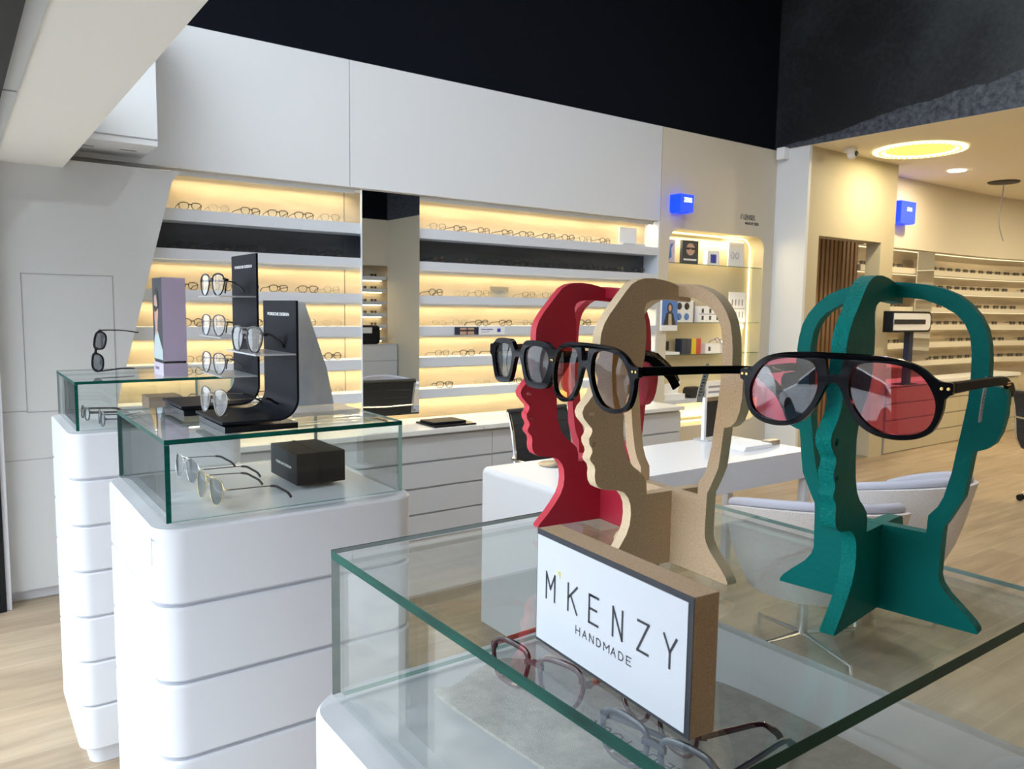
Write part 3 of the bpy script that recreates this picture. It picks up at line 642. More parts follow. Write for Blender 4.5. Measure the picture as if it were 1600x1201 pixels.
for ch, x, w in (('M',.0139,.0109),('K',.0418,.0106),('E',.0668,.0100),('N',.0928,.0097),('Z',.1178,.0102),('Y',.1420,.0108)): strokes(mb, ch, x, .0379, w, .0196, .0018, fn, 'ink')
for i, ch in enumerate('HANDMADE'): strokes(mb, ch, .0520+.00795*i, .0241, .0046+(.0012 if ch == 'M' else 0), .0054, .0008, fn, 'ink')
mb.obj('lettering', t, label='dark thin letters')
mb = MB(); mb.add([fn(.0287,.0626),fn(.0320,.0628),fn(.0312,.0563)], [(0,1,2)], 'yellow'); mb.obj('accent_mark', t, label='small yellow apostrophe wedge')

# ================================================================ INSIDE THE NEAREST CASE
ZB = 1.1355
pl = [p for p in catmull([(.403,.672),(.43,.690),(.50,.712),(.535,.690),(.655,.56),(.680,.50),(.682,.36),(.672,.275),(.640,.262),(.46,.262),(.432,.28),(.420,.45)], 5)]
pl = [(p.x, p.y) for p in pl]; cx = sum(p[0] for p in pl)/len(pl); cy = sum(p[1] for p in pl)/len(pl)
t = thing('cloth_pouch', 'grey linen glasses pouch lying flat under the eyeglasses in the nearest case', 'pouch', (0,0,ZB))
mb = MB(); N = len(pl); vs = []
rings = [(1.0,.0),(1.012,.0018),(1.0,.0038),(.94,.0052),(.7,.0058),(.35,.006)]
for s_, z in rings: vs += [(cx+(p[0]-cx)*s_, cy+(p[1]-cy)*s_, z) for p in pl]
vs.append((cx,cy,.006)); fs = [(i+N*j,(i+1)%N+N*j,(i+1)%N+N*(j+1),i+N*(j+1)) for j in range(len(rings)-1) for i in range(N)]+[(N*(len(rings)-1)+i,N*(len(rings)-1)+(i+1)%N,len(vs)-1) for i in range(N)]+[tuple(range(N))[::-1]]
mb.add(vs, fs, 'linen', True); mb.obj('fabric', t)
text('MAKE UP YOUR', .0185, (.512,.400,.0072), (-.06,1,0), (-1,-.06,0), 'ink', t, ext=.0001, sx=1.0, spacing=1.12)
g = glasses('eyeglasses', 'maroon framed eyeglasses with orange temples lying on the linen pouch', 'glasses', (.482,.618,ZB+.0065+.0265), (R(-4),0,R(-79)), 'hex', 'framemaroon', 'lensclear', tm='frameorange', wr=4.0, tk=4.5, th=6, tlen=112, tdrop=26)
g = glasses('eyeglasses', 'dark blue-black framed eyeglasses on the linen pouch behind the sign', 'glasses', (.476,.440,ZB+.0065+.0255), (R(-4),0,R(-84)), 'sqr', 'frameblue', 'lensclear', tm='frameblue', wr=4.2, tk=4.5, th=6, tlen=104, tdrop=26, fold=(80,0))
g = glasses('eyeglasses', 'maroon eyeglasses with red tips on the pouch, right of the sign', 'glasses', (.530,.490,ZB+.0065+.0245), (R(-4),0,R(-100)), 'sqr', 'framemaroon', 'lensclear', tm='framemaroon', wr=3.6, tk=4.2, th=6, tlen=76, tdrop=26, size=.95)

# ================================================================ MIDDLE CASE: contents and stands
t = thing('gift_box', 'matte black carton with a ribbon band inside the middle case', 'box', (.629,1.700,ZB))
MB().box((0,0,0),(.118,.178,.0735),'boxblack').obj('carton', t, bevel=.0012)
MB().box((.055,-.001,.0),(.062,.179,.0746),'blacksat').obj('ribbon', t)
text('PORSCHE DESIGN', .0085, (-.0006,.138,.034), (0,-1,0), (0,0,1), 'whitetext', t, ext=.0002, sx=1.5)
t['label'] = 'matte black carton with a ribbon band inside the middle case'
glasses('sunglasses', 'silver rimmed grey sunglasses in the middle case, nearer the back left corner', 'sunglasses', (.432,1.895,ZB+.0262*1.25), (R(-3),0,R(-84)), 'pil', 'chrome', 'lensgrey', tm='gunmetal', size=1.25, wr=1.4, tk=1.6, tlen=84, tdrop=24, bar=True)
glasses('sunglasses', 'gold rimmed dark sunglasses in the middle case, in front of the silver pair', 'sunglasses', (.424,1.665,ZB+.0262*1.25), (R(-3),0,R(-85)), 'pil', 'framegold', 'lensdark', tm='gunmetal', size=1.25, wr=1.6, tk=1.8, tlen=84, tdrop=24, bar=True)
ZT = 1.2945
def eyewear_stand(label, y0, y1, xp, h, shelf_z, x_left):
    t = thing('eyewear_stand', label, 'display stand', (xp, y0, ZT)); w = y1-y0
    r_ = .045; th_ = .005; pts = [(0,h)]
    cxx, czz = -r_, .018+r_
    pts += [(0,czz+.02)]+[(cxx+r_*cos(R(-a)), czz+r_*sin(R(-a))) for a in range(0,91,9)]+[(x_left-xp,.018)]
    pts2 = []
    for i, p in enumerate(pts):
        a = Vector(pts[max(0,i-1)]); b = Vector(pts[min(len(pts)-1,i+1)]); d = (b-a).normalized(); nn = Vector((d.y,-d.x)); pts2.append(Vector(p)+nn*th_)
    loop = [tuple(p) for p in pts]+[tuple(p) for p in pts2[::-1]]
    MB().prism(loop, lambda a,b,w_: (a, w_, b), 0, w, 'blacksat').obj('back_plate', t, label='black sheet bent from upright to base', recalc=True)
    MB().box((x_left-xp+.006,.004,0),(-.002,w-.004,.012),'blackplastic').obj('base', t)
    for z in shelf_z: MB().box((-.088,.002,z-.003),(-.005,w-.002,z),'acrylic').obj('shelf', t, label='frosted acrylic ledge')
    yy = y0+w*.80
    text('PORSCHE DESIGN', .0088, (-.0062,w*.84,h-.032), (0,-1,0), (0,0,1), 'whitetext', t, ext=.0002, sx=1.9, bold=.0003)
    return t
eyewear_stand('shorter black curved eyewear stand in front on the middle case', 1.548, 1.752, .580, .2635, [1.449-ZT], .424)
eyewear_stand('taller black curved eyewear stand behind on the middle case', 1.835, 2.028, .592, .3735, [1.568-ZT,1.472-ZT,1.381-ZT], .414)
for z, yy, lab, fm in ((1.568,1.94,'topmost ledge of the taller black stand','frameblack'),(1.472,1.94,'middle ledge of the taller black stand','gunmetal'),(1.381,1.945,'lowest ledge of the taller black stand','gunmetal')):
    glasses('eyeglasses', 'dark square eyeglasses with demo lenses on the '+lab, 'glasses', (.512,yy,z+.0262*1.1), (R(-2),0,R(-82)), 'pil', fm, 'lensdemo', size=1.1, wr=2.0 if fm == 'gunmetal' else 2.6, tk=2.4, th=4, tlen=86, tdrop=24, fold=(62,66), tm='framedark', bar=False)
glasses('sunglasses', 'dark navigator sunglasses on the single ledge of the shorter black stand', 'sunglasses', (.503,1.652,1.449+.0262*1.15), (R(-2),0,R(-82)), 'pil', 'framedark', 'lensmirror', size=1.15, wr=2.6, tk=2.4, th=4, tlen=86, tdrop=24, fold=(62,66), bar=True)
glasses('eyeglasses', 'bronze framed eyeglasses on the base of the shorter black stand', 'glasses', (.440,1.680,ZT+.0235+.0262*1.2), (R(-3),0,R(-84)), 'pil', 'framemetal', 'lensdemo', size=1.2, wr=2.0, tk=2.0, tlen=80, tdrop=18, tm='framemetal', fold=(20,12))
# leaning blue-grey show card
t = thing('show_card', 'blue grey wedge shaped show card on a clear foot, right of the black stands', 'show card', (.62,1.80,ZT))
MB().prism([(.05,.012),(.142,.012),(.125,.10),(.070,.262),(-.02,.262),(.03,.10)], lambda a,b,w:(a,w,b), 0, .012, 'cardblue').obj('card', t)
MB().box((.0,-.10,0),(.165,.03,.010),'acrylic').obj('foot', t, bevel=.001)
# farthest pedestal
t = thing('advert_box', 'tall lilac advertising box with a portrait on its left side, on the farthest case', 'box', (.597,2.885,ZT))
MB().box((0,0,.052),(.078,.150,.342),['purple','purple','purple','purple','purple','portraitdark']).obj('box', t)
MB().box((-.001,-.001,0),(.079,.151,.044),['lilac','lilac','purple','lilac','lilac','lilac']).obj('base', t)
MB().box((.002,.002,.044),(.076,.148,.052),'black').obj('band', t)
mb = MB(); FP = lambda pl, m, off: mb.add([(off, a, b) for a, b in pl], [tuple(range(len(pl)))], m)
FP([(.148,.06),(.135,.12),(.115,.150),(.095,.165),(.07,.15),(.035,.115),(.004,.09),(.004,.056),(.148,.056)], 'paleblue', -.0006)
FP([(.108,.14),(.112,.175),(.120,.20),(.118,.225),(.122,.25),(.115,.28),(.10,.295),(.085,.285),(.07,.25),(.058,.225),(.062,.205),(.07,.19),(.075,.165),(.09,.145)], 'skin', -.0009)
FP([(.115,.278),(.108,.300),(.085,.307),(.058,.292),(.052,.25),(.062,.232),(.076,.26),(.09,.285)], 'hair', -.0012)
FP([(.124,.247),(.085,.240),(.062,.246),(.062,.238),(.084,.226),(.104,.222),(.121,.230)], 'black', -.0013)
mb.obj('portrait', t, label='printed portrait of a person wearing sunglasses')
text('BURBERRY', .016, (-.0016,.125,.018), (0,-1,0), (0,0,1), 'greytext', t, ext=.0002, sx=.8)
tag(MB().box((0,0,0),(.118,.13,.064),'brownbox').obj('carton', loc=(.585,3.09,ZB), bevel=.001), 'plain brown carton inside the farthest case', 'box')
glasses('sunglasses', 'black sunglasses standing on edge on top of the farthest case', 'sunglasses', (.415,3.02,ZT+.083), (0,R(-80),R(-52)), 'sqr', 'frameblack', 'lensgrey', size=1.12, wr=4.6, tk=5, th=8, tlen=100, tdrop=26)
glasses('eyeglasses', 'tortoiseshell eyeglasses in the farthest case at its left corner', 'glasses', (.372,3.08,ZB+.024), (R(-3),0,R(-86)), 'sqr', 'framedark', 'lensclear', tm='frametort', wr=4, tk=4, th=8, tlen=112, tdrop=26)
glasses('eyeglasses', 'dark blue eyeglasses in the farthest case in front of the tortoiseshell pair', 'glasses', (.400,2.915,ZB+.0225), (R(-3),0,R(-90)), 'rnd', 'frameblue', 'lensclear', wr=3.6, tk=4, th=5, tlen=108, tdrop=26)

# ================================================================ WALL SHELF EYEWEAR
rnd = random.Random(7)
styles = [('sqr','framedark','lensclear',3.6,'dark square'),('rnd','framemetal','lensclear',1.6,'thin metal round'),('sqr','frametort','lensclear',3.4,'brown square'),('pil','framedark','lensclear',1.9,'thin dark'),('rnd','framedark','lensclear',3.4,'dark round'),('sqr','framegold','lensclear',1.5,'thin gold square')]
protos = []
ordn = ['first','second','third','fourth','fifth','sixth','seventh','eighth','ninth','tenth','eleventh','twelfth','thirteenth','fourteenth','fifteenth','sixteenth','seventeenth','eighteenth','nineteenth','twentieth','twenty-first']
def place_eye(si, loc, rot, label, group):
    st = styles[si]
    while len(protos) < len(styles): protos.append(None)
    if protos[si] is None:
        protos[si] = glasses('eyeglasses', label, 'glasses', loc, rot, st[0], st[1], st[2], wr=st[3], tk=3, lo=True, th=4.5, tlen=96, tdrop=22, group=group)
        return protos[si]
    return dup(protos[si], loc, rot, label, group)
zlow = {'sqr':.0235,'rnd':.0245,'pil':.027}
for side, xa, xb, cnt in (('left', 1.06, 2.12, 6), ('right', 2.72, 4.90, 11)):
    for i, (a, b) in enumerate(SZ):
        x0 = max(xa, SLX(b)+.09) if side == 'left' else xa
        n_ = cnt if i < 4 else cnt-1 if side == 'left' else (9 if i == 4 else 7)
        for j in range(n_):
            x = x0+(xb-x0)*(j+.5)/n_+rnd.uniform(-.02,.02)
            if side == 'right' and i == 0 and x > 4.55: continue
            if side == 'right' and i == 2 and 3.28 < x < 3.52: continue
            si = rnd.choice([0,0,4,2,3,5,1] if i < 2 else [0,2,4,1,3,5,3])
            if i == 1: si = rnd.choice([0,4,3])
            st = styles[si]; g = 'eyeglasses on the wall shelves'
            place_eye(si, (x, 4.792, b+zlow[st[0]]*(1.0)), (R(-4),0,R(rnd.uniform(-14,14))), '%s eyeglasses, %s along the %s shelf %s of the mirror' % (st[4], ordn[j], names[i], side), g)
# little cards on the shelves
t = thing('shelf_card', 'white square card at the right end of the top shelf', 'card', (4.60,4.83,SZ[0][1]))
MB().box((0,0,0),(.20,.012,.155),'paper').obj('card', t); MB().box((-.0,-.05,0),(.26,.012,.02),'acrylic').obj('foot', t)
t = thing('shelf_card', 'cream brand card standing on the third shelf', 'card', (3.315,4.865,SZ[2][1]))
MB().box((0,0,0),(.17,.006,.080),'cream').obj('card', t); text('FABRO', .040, (.085,-.001,.026), (1,0,0), (0,0,1), 'greytext', t, align='CENTER', sx=.9)
t = thing('shelf_strip', 'printed strip with a portrait on the edge of the fourth shelf', 'shelf label', (2.93,4.744,SZ[3][0]+.002))
MB().box((0,0,0),(.205,.005,.056),['navybook']*6).obj('picture', t); MB().box((.045,-.001,.002),(.10,.0,.05),'skin').box((.11,-.001,.002),(.165,.0,.05),'skin').box((.045,-.0015,.024),(.165,-.001,.036),'hair').obj('portrait', t)
MB().box((.206,0,0),(.44,.005,.056),'paper').obj('card', t); MB().box((.37,-.001,.018),(.40,.0,.044),'blue').obj('logo', t, label='small blue square logo')
MB().box((.225,-.001,.034),(.33,.0,.040),'blue').box((.225,-.001,.018),(.30,.0,.022),'greytext').obj('lettering', t)
# blue lit cube signs
def cube_sign(label, x, y, z, w=.15, h=.155):
    t = thing('lit_sign', label, 'sign', (x, y, z))
    mb = MB(); mb.prism([(0,.014),(0,h),(w,h),(w,.014),(w*.88,0),(w*.68,0),(w*.5,.014),(w*.32,0),(w*.12,0)], lambda a,b,q:(a,q,b), 0, .12, 'bluelit'); mb.obj('body', t, label='glowing blue body')
    text('ZEISS', .052, (w*.56,-.002,h*.58), (1,0,0), (0,0,1), 'whitelit', t, align='CENTER', sx=.85, bold=.001)
    return t
cube_sign('glowing blue cube sign on the wall above the lit niche', 5.11, 4.629, 2.385, .17, .155)
cube_sign('glowing blue cube sign on the back room wall', 8.72, 4.62, 2.56, .32, .25)
t = thing('wall_lettering', 'dark lettering reading lenses on the wall above the niche', 'lettering', (6.07,4.748,2.41))
text('// LENSES', .066, (.0,0,.0), (1,0,0), (0,0,1), 'ink', t, sx=.82, bold=.0008); text('MADE BY ZEISS', .034, (.075,0,-.045), (1,0,0), (0,0,1), 'ink', t, sx=.9, bold=.0006)
# niche contents
t = thing('light_strip', 'glowing strip running round the inner edge of the rounded niche', 'light', (0,4.90,0))
hl = rrect(5.135,.505,6.435,2.245,.12,8); N = len(hl)
mb = MB(); mb.tube([(a, 0, b) for a, b in hl], .008, 'lednice', 6, True); mb.obj('diffuser', t)
light_area('strip_glow', (5.785,-.03,2.225), 1.1, .03, 4.5, (1,.80,.46), (R(-10),0,0), t); light_area('strip_glow', (6.41,-.03,1.4), .03, 1.4, 4.5, (1,.80,.46), (0,R(80),0), t)
light_area('strip_glow', (5.785,-.03,.53), 1.1, .03, 3, (1,.80,.46), (R(180),0,0), t)
for z, lab in ((1.966,'uppermost glass shelf across the rounded niche'),(1.438,'middle glass shelf across the rounded niche'),(1.148,'lower glass shelf across the rounded niche')):
    tag(MB().box((5.125,4.762,z-.006),(6.445,4.888,z),['shelfglass','shelfglass','edgeglass','shelfglass','shelfglass','shelfglass']).obj('glass_shelf'), lab, 'shelf')
tag(MB().box((5.125,4.765,.70),(6.445,4.888,.735),'shelfwhite').obj('niche_board'), 'white board shelf near the bottom of the rounded niche', 'shelf')
def card(label, x, z, w, h, d=.02, y=4.83, face='paper', rest='paper', cat='card', nm='leaflet'):
    t = thing(nm, label, cat, (x, y, z)); MB().box((0,0,0),(w,d,h),[rest,rest,face,rest,rest,rest]).obj('card', t); return t
def pface(t, w, h, bg_='hair', dark=True):
    mb = MB(); e = -.0008
    c = [(w*.5+w*.27*cos(a*pi/8), h*.62+h*.26*sin(a*pi/8)) for a in range(16)]
    mb.add([(a, e, b) for a, b in c], [tuple(range(16))], 'skin')
    mb.add([(a, e*2, b) for a, b in ((w*.2,h*.70),(w*.8,h*.70),(w*.8,h*.60),(w*.56,h*.60),(w*.5,h*.66),(w*.44,h*.60),(w*.2,h*.60))], [tuple(range(7))], 'hair')
    mb.obj('portrait', t)
t = card('pale blue patterned panel at the left of the uppermost niche shelf', 5.14, 1.967, .10, .20, .02, 4.79, 'lilac'); MB().add([(.02,-.001,.02),(.06,-.001,.05),(.05,-.001,.12),(.08,-.001,.17),(.04,-.001,.16),(.03,-.001,.09)], [(0,1,2,3,4,5)], 'skyblue').obj('pattern', t)
t = card('dark portrait counter card on the uppermost niche shelf', 5.37, 1.967, .215, .21, .03, 4.82, 'portraitdark', 'portraitdark'); pface(t, .215, .21); MB().box((.02,-.001,.03),(.19,-.0,.045),'paper').obj('lettering', t)
t = card('small white box with a blue square on the uppermost niche shelf', 5.70, 1.967, .17, .135, .05, 4.81); MB().box((.045,-.001,.02),(.125,0,.10),'blue').obj('logo', t)
t = card('tall white poster with sketched eyeglasses on the uppermost niche shelf', 6.06, 1.967, .23, .25, .01, 4.86); MB().tube([(.06+.025*cos(a*pi/6),-.002,.11+.03*sin(a*pi/6)) for a in range(12)], .003, 'greytext', 4, True).tube([(.13+.025*cos(a*pi/6),-.002,.11+.03*sin(a*pi/6)) for a in range(12)], .003, 'greytext', 4, True).obj('drawing', t)
t = card('photo card of a person in dark jacket at the end of the fourth shelf', 5.03, 1.365, .20, .29, .02, 4.725, 'skyblue'); MB().box((.0,-.002,0),(.20,-.0005,.05),'paper').add([(.02,-.0008,.05),(.06,-.0008,.16),(.14,-.0008,.16),(.185,-.0008,.05)], [(0,1,2,3)], 'hair').add([(.085,-.0014,.05),(.085,-.0014,.15),(.12,-.0014,.15),(.13,-.0014,.05)], [(0,1,2,3)], 'cream').add([(.10+.035*cos(a*pi/5),-.0016,.20+.045*sin(a*pi/5)) for a in range(10)], [tuple(range(10))], 'hair').add([(.10+.02*cos(a*pi/5),-.002,.20+.03*sin(a*pi/5)) for a in range(10)], [tuple(range(10))], 'skin').obj('portrait', t)
t = thing('blister_pack', 'card of blue and black cloths on the middle niche shelf', 'pack', (5.33,4.84,1.439)); MB().box((0,0,0),(.24,.02,.20),'paper').obj('card', t)
for k in range(4):
    MB().lathe([(0,-.008),(.026,-.006),(.034,.002)], (.05+.10*(k % 2),-.002,.05+.095*(k//2)), 'skyblue' if k < 2 else 'black', 10, 'y').obj('blister', t)
t = card('narrow dark red leaflet on the middle niche shelf', 5.535, 1.439, .07, .19, .01, 4.86, 'hair', 'redbook')
for k in range(4):
    t = card('white lens fluid box on the middle niche shelf, %s from the left' % ordn[k], 5.62+.105*k, 1.439, .10, .15, .06, 4.81, nm='small_box', cat='box'); t['group'] = 'white boxes in the niche'
    MB().box((.03,-.001,.02),(.06,0,.06),'navybook').box((.03,-.001,.085),(.06,0,.125),'navybook').box((0,-.0008,.072),(.10,0,.078),'blue').obj('print', t)
t = card('tall white accessories card on the middle niche shelf', 6.10, 1.439, .25, .29, .01, 4.86)
mb = MB()
for k in range(4):
    mb.box((.04+.05*k,-.001,.16),(.055+.05*k,0,.22),'greytext').box((.05+.05*k,-.001,.04),(.065+.05*k,0,.10),'greytext')
mb.box((.02,-.001,.128),(.24,0,.134),'greytext').obj('print', t)
for k, (mm_, ln) in enumerate((('navybook','dark blue'),('navybook','navy'),('yellowbook','yellow'),('redbook','red'))):
    tag(MB().box((0,0,0),(.062,.08,.14),mm_).obj('booklet', loc=(5.385+.066*k,4.80,1.149)), '%s booklet in the row on the lower niche shelf, %s from the left' % (ln, ordn[k]), 'booklet', 'booklets in the niche')
t = card('small white box on the lower niche shelf', 5.735, 1.149, .21, .09, .06, 4.82, nm='small_box', cat='box'); MB().box((.04,-.001,.02),(.07,0,.06),'ink').obj('print', t)
glasses('eyeglasses', 'violet framed eyeglasses on a white holder in the niche', 'glasses', (5.90,4.79,1.265), (R(-20),R(12),0), 'rnd', 'blue', 'lensclear', wr=3.5, tk=4, lo=True, tlen=60, tdrop=10)
tag(MB().prism([(0,0),(.13,0),(.12,.09),(.03,.09)], lambda a,b,w:(a,w,b), 0, .05, 'paper').obj('glasses_holder', loc=(5.96,4.82,1.149)), 'white wedge holder under the violet glasses', 'holder')
tag(MB().prism([(0,0),(.22,0),(.22,.02),(0,.035)], lambda a,b,w:(a,w,b), 0, .08, 'paper').obj('paper_tray', loc=(5.14,4.80,1.149)), 'low white tray at the left end of the lower niche shelf', 'tray')
tag(MB().box((0,0,0),(.06,.05,.08),'black').obj('small_case', loc=(5.22,4.86,1.184)), 'small black case on the low white tray in the niche', 'case')
t = thing('open_box', 'opened white box with dark lining on the niche bottom board', 'box', (5.17,4.79,.736)); MB().box((0,0,0),(.27,.1,.05),'paper').obj('tray', t); MB().prism([(0,.05),(.27,.05),(.30,.16),(.05,.13)], lambda a,b,w:(a,w,b), .09, .10, 'paper').obj('lid', t)
tag(MB().prism(rrect(0,0,.20,.10,.04,4), lambda a,b,w:(a,w,b), 0, .09, 'black').obj('glasses_pouch', loc=(5.52,4.80,.736)), 'black rounded pouch on the niche bottom board', 'pouch')
t = card('white box with printed dots on the niche bottom board', 5.77, .736, .25, .14, .06, 4.82, nm='small_box', cat='box'); MB().box((.03,-.001,.03),(.22,0,.05),'greytext').box((.03,-.001,.08),(.22,0,.10),'greytext').obj('print', t)

# tray on the worktop
t = thing('tray', 'black presentation tray lying on the wall worktop', 'tray', (2.58,4.42,.7455)); MB().box((0,0,0),(.33,.26,.012),'blackplastic').obj('base', t); MB().box((.02,.05,.0125),(.28,.24,.028),'blacksat').obj('pad', t, bevel=.004)

# ================================================================ DESK, CHAIRS
t = thing('desk', 'white waterfall desk with a solid left side panel', 'desk', (2.07,2.50,0)); DX, DY, DZ = 1.85, .585, .775
prof = [(0,0),(0,DZ-.03)]+[(.03-.03*cos(R(a)), DZ-.03+.03*sin(R(a))) for a in (15,30,45,60,75,90)]+[(DX,DZ),(DX,DZ-.155),(.17,DZ-.155)]+[(.17-.03*sin(R(a)), DZ-.185+.03*cos(R(a))) for a in (15,45,75,90)]+[(.14,0)]
mb = MB(); mb.prism(prof, lambda a,b,w:(a,w,b), 0, DY, 'lacquer'); mb.obj('carcass', t, bevel=.006)
MB().box((DX-.045,.006,0),(DX+.004,.05,DZ-.157),'lacquer').obj('leg', t); MB().box((DX-.045,DY-.05,0),(DX+.004,DY-.006,DZ-.157),'lacquer').obj('leg', t)
t = thing('table_mirror', 'small mirror with a round metal foot on the desk', 'mirror', (2.41,2.94,.776)); MB().lathe([(0,0),(.085,0),(.088,.004),(.08,.008),(.012,.011),(.006,.014),(.006,.06),(0,.06)], (0,0,0), 'brushed', 32).obj('foot', t)
MB().lathe([(0,.012),(.030,.011),(.034,.006),(.030,.001),(0,.0)], (0,0,.09), 'chrome', 28, 'y').obj('mirror_head', t)
t = thing('brochure_stand', 'white framed stand with a dark display on the desk', 'stand', (3.60,2.98,.776), R(8)); MB().box((0,0,0),(.20,.10,.008),'acrylic').obj('foot', t); MB().box((0,.03,.008),(.022,.05,.26),'paper').box((.178,.03,.008),(.20,.05,.26),'paper').box((.022,.03,.235),(.178,.05,.26),'brushed').obj('frame', t); MB().box((.0225,.033,.02),(.1775,.045,.234),'black').obj('display', t)
for k in range(2): tag(MB().box((0,0,0),(.26-.02*k,.21,.012),'paper').obj('book', loc=(3.52+.01*k,2.66,.776+.0125*k), bevel=.001), 'white flat book on the desk, %s of the pair' % ('lower','upper')[k], 'book', 'white books on the desk')
tag(MB().box((0,0,0),(.10,.05,.028),'brushed').obj('metal_block', loc=(3.80,2.70,.776)), 'small bronze block beside the white books on the desk', 'block')

def office_chair(label, loc, rz, arms=True):
    t = thing('office_chair', label, 'chair', loc, rz)
    # back faces +y (rear), sitter looks to -y
    def panel(path, w, th_, m, nm):
        mb = MB(); N = len(path); prof = [(-w/2,-th_/2),(w/2,-th_/2),(w/2,th_/2),(-w/2,th_/2)]
        sd = [Vector((1,0,0))]*N; up = []
        for i in range(N):
            d = (Vector(path[min(N-1,i+1)])-Vector(path[max(0,i-1)])).normalized(); up.append(Vector((0,-d.z,d.y)))
        mb.sweep([Vector(p) for p in path], sd, up, prof, m, False, False)
        return mb.obj(nm, t)
    backp = catmull([(0,.20,.49),(0,.235,.56),(0,.25,.68),(0,.275,.82),(0,.315,.93)], 4, False); seatp = catmull([(0,-.25,.44),(0,-.20,.465),(0,0,.455),(0,.15,.462),(0,.19,.482)], 4, False)
    panel(backp, .45, .014, 'mesh', 'backrest'); panel(seatp, .46, .03, 'mesh', 'seat')
    mb = MB()
    for q in range(3, len(backp)-1, 2):
        p = backp[q]; mb.box((-.225,p.y-.009,p.z-.003),(.225,p.y+.009,p.z+.003),'leather')
    mb.obj('rib', t, label='horizontal ribs of the mesh')
    for s_ in (-1, 1):
        MB().tube([(s_*.235, p[1], p[2]) for p in [tuple(x) for x in seatp]+[tuple(x) for x in backp]], .011, 'chrome', 8).obj('side_rail', t)
        MB().tube([(s_*.245,.26,.66),(s_*.275,.22,.665),(s_*.28,.0,.66),(s_*.278,-.10,.64),(s_*.27,-.12,.55),(s_*.25,-.05,.47)], .010, 'chrome', 8).obj('armrest', t)
    MB().tube([(-.235,.315,.93),(.235,.315,.93)], .018, 'leather', 8).obj('head_bar', t); MB().tube([(-.235,.262,.72),(0,.275,.715),(.235,.262,.72)], .010, 'chrome', 8).obj('cross_bar', t)
    MB().lathe([(0,.10),(.026,.10),(.026,.30),(.018,.30),(.018,.44),(0,.44)], (0,0,0), 'chrome', 14).obj('column', t)
    for k in range(5):
        a = R(72*k+20); e = Vector((cos(a), sin(a), 0))
        lg = MB().tube([e*.02+Vector((0,0,.13)), e*.14+Vector((0,0,.125)), e*.27+Vector((0,0,.085)), e*.29+Vector((0,0,.06))], [.018,.015,.011,.009], 'chrome', 8).obj('leg', t)
        q = Vector((-e.y, e.x, 0)); c = e*.30+Vector((0,0,.028)); mb = MB()
        for s_ in (-.014,.014):
            N = 14; vs = [c+q*(s_+d)+(e*cos(2*pi*i/N)+Vector((0,0,1))*sin(2*pi*i/N))*.027 for d in (-.007,.007) for i in range(N)]
            mb.add(vs, [(i,(i+1)%N,N+(i+1)%N,N+i) for i in range(N)]+[tuple(range(N)),tuple(range(N,2*N))[::-1]], 'blackplastic')
        mb.obj('caster', lg)
    return t
office_chair('black mesh office chair with chrome frame behind the white desk', (2.93,3.42,0), R(4))
office_chair('black office chair with chrome base at the right edge of the back room', (7.18,2.35,0), R(65))

def tub_chair(label, loc, rz):
    t = thing('tub_chair', label, 'chair', loc, rz)   # open front looks to +y
    N = 33; H_ = (N-1)/2
    def ring_pt(i, r_, fl=0):
        a = R(-90+(i-H_)/H_*128); s_ = abs(i-H_)/H_
        return a, s_, r_*(1+.10*(1-s_))+fl
    OY = -.06; TOP = lambda s_: .77-.15*(s_**2.0)
    def shell(r0, r1, zb_, m, nm, dz=0):
        vs = []; K = 12
        for i in range(N):
            a, s_, _ = ring_pt(i, r0); top = TOP(s_)+dz; c = []
            lv = [(0,.74),(.25,.86),(.5,.94),(.75,1.0),(.95,1.05),(1.0,1.06)]
            for f_, q in lv: c.append((r0*q, zb_+(top-zb_)*f_))
            for f_, q in lv[::-1]: c.append((r1*q, zb_+(top-zb_)*f_))
            for rr, z in c:
                rr *= 1+.10*(1-s_); vs.append((rr*cos(a)*1.03, rr*sin(a)+OY, z))
        fs = [(i*K+q, i*K+(q+1)%K, (i+1)*K+(q+1)%K, (i+1)*K+q) for i in range(N-1) for q in range(K)]+[tuple(range(K)), tuple((N-1)*K+q for q in range(K))[::-1]]
        return MB().add(vs, fs, m, True).obj(nm, t)
    shell(.345,.322,.33,'fablight','outer_shell',-.02); shell(.321,.285,.36,'fabgrey','inner_shell')
    pts = []
    for i in range(N):
        a, s_, _ = ring_pt(i, 1); rr = .308*1.06*(1+.10*(1-s_)); pts.append((rr*cos(a)*1.03, rr*sin(a)+OY, TOP(s_)-.004))
    MB().tube(pts, .021, 'fabgrey', 10).obj('rim', t, label='padded grey rim')
    MB().lathe([(0,.33),(.22,.33),(.255,.37),(.262,.43),(.22,.462),(0,.47)], (0,0,0), 'fabgrey', 28).obj('seat', t)
    MB().lathe([(0,.06),(.022,.06),(.022,.34),(0,.34)], (0,0,0), 'chrome', 14).obj('column', t)
    for k in range(4):
        a = R(90*k+27); e = Vector((cos(a), sin(a), 0))
        MB().tube([Vector((0,0,.075)), e*.30+Vector((0,0,.045)), e*.305+Vector((0,0,.001))], [.011,.009,.010], 'chrome', 8).obj('leg', t)
    return t
tub_chair('light grey upholstered tub chair at the desk, behind the brown and teal heads', (3.13,2.0,0), R(-42))
tub_chair('light grey upholstered tub chair at the desk, seen through the teal head', (3.86,2.08,0), R(-10))

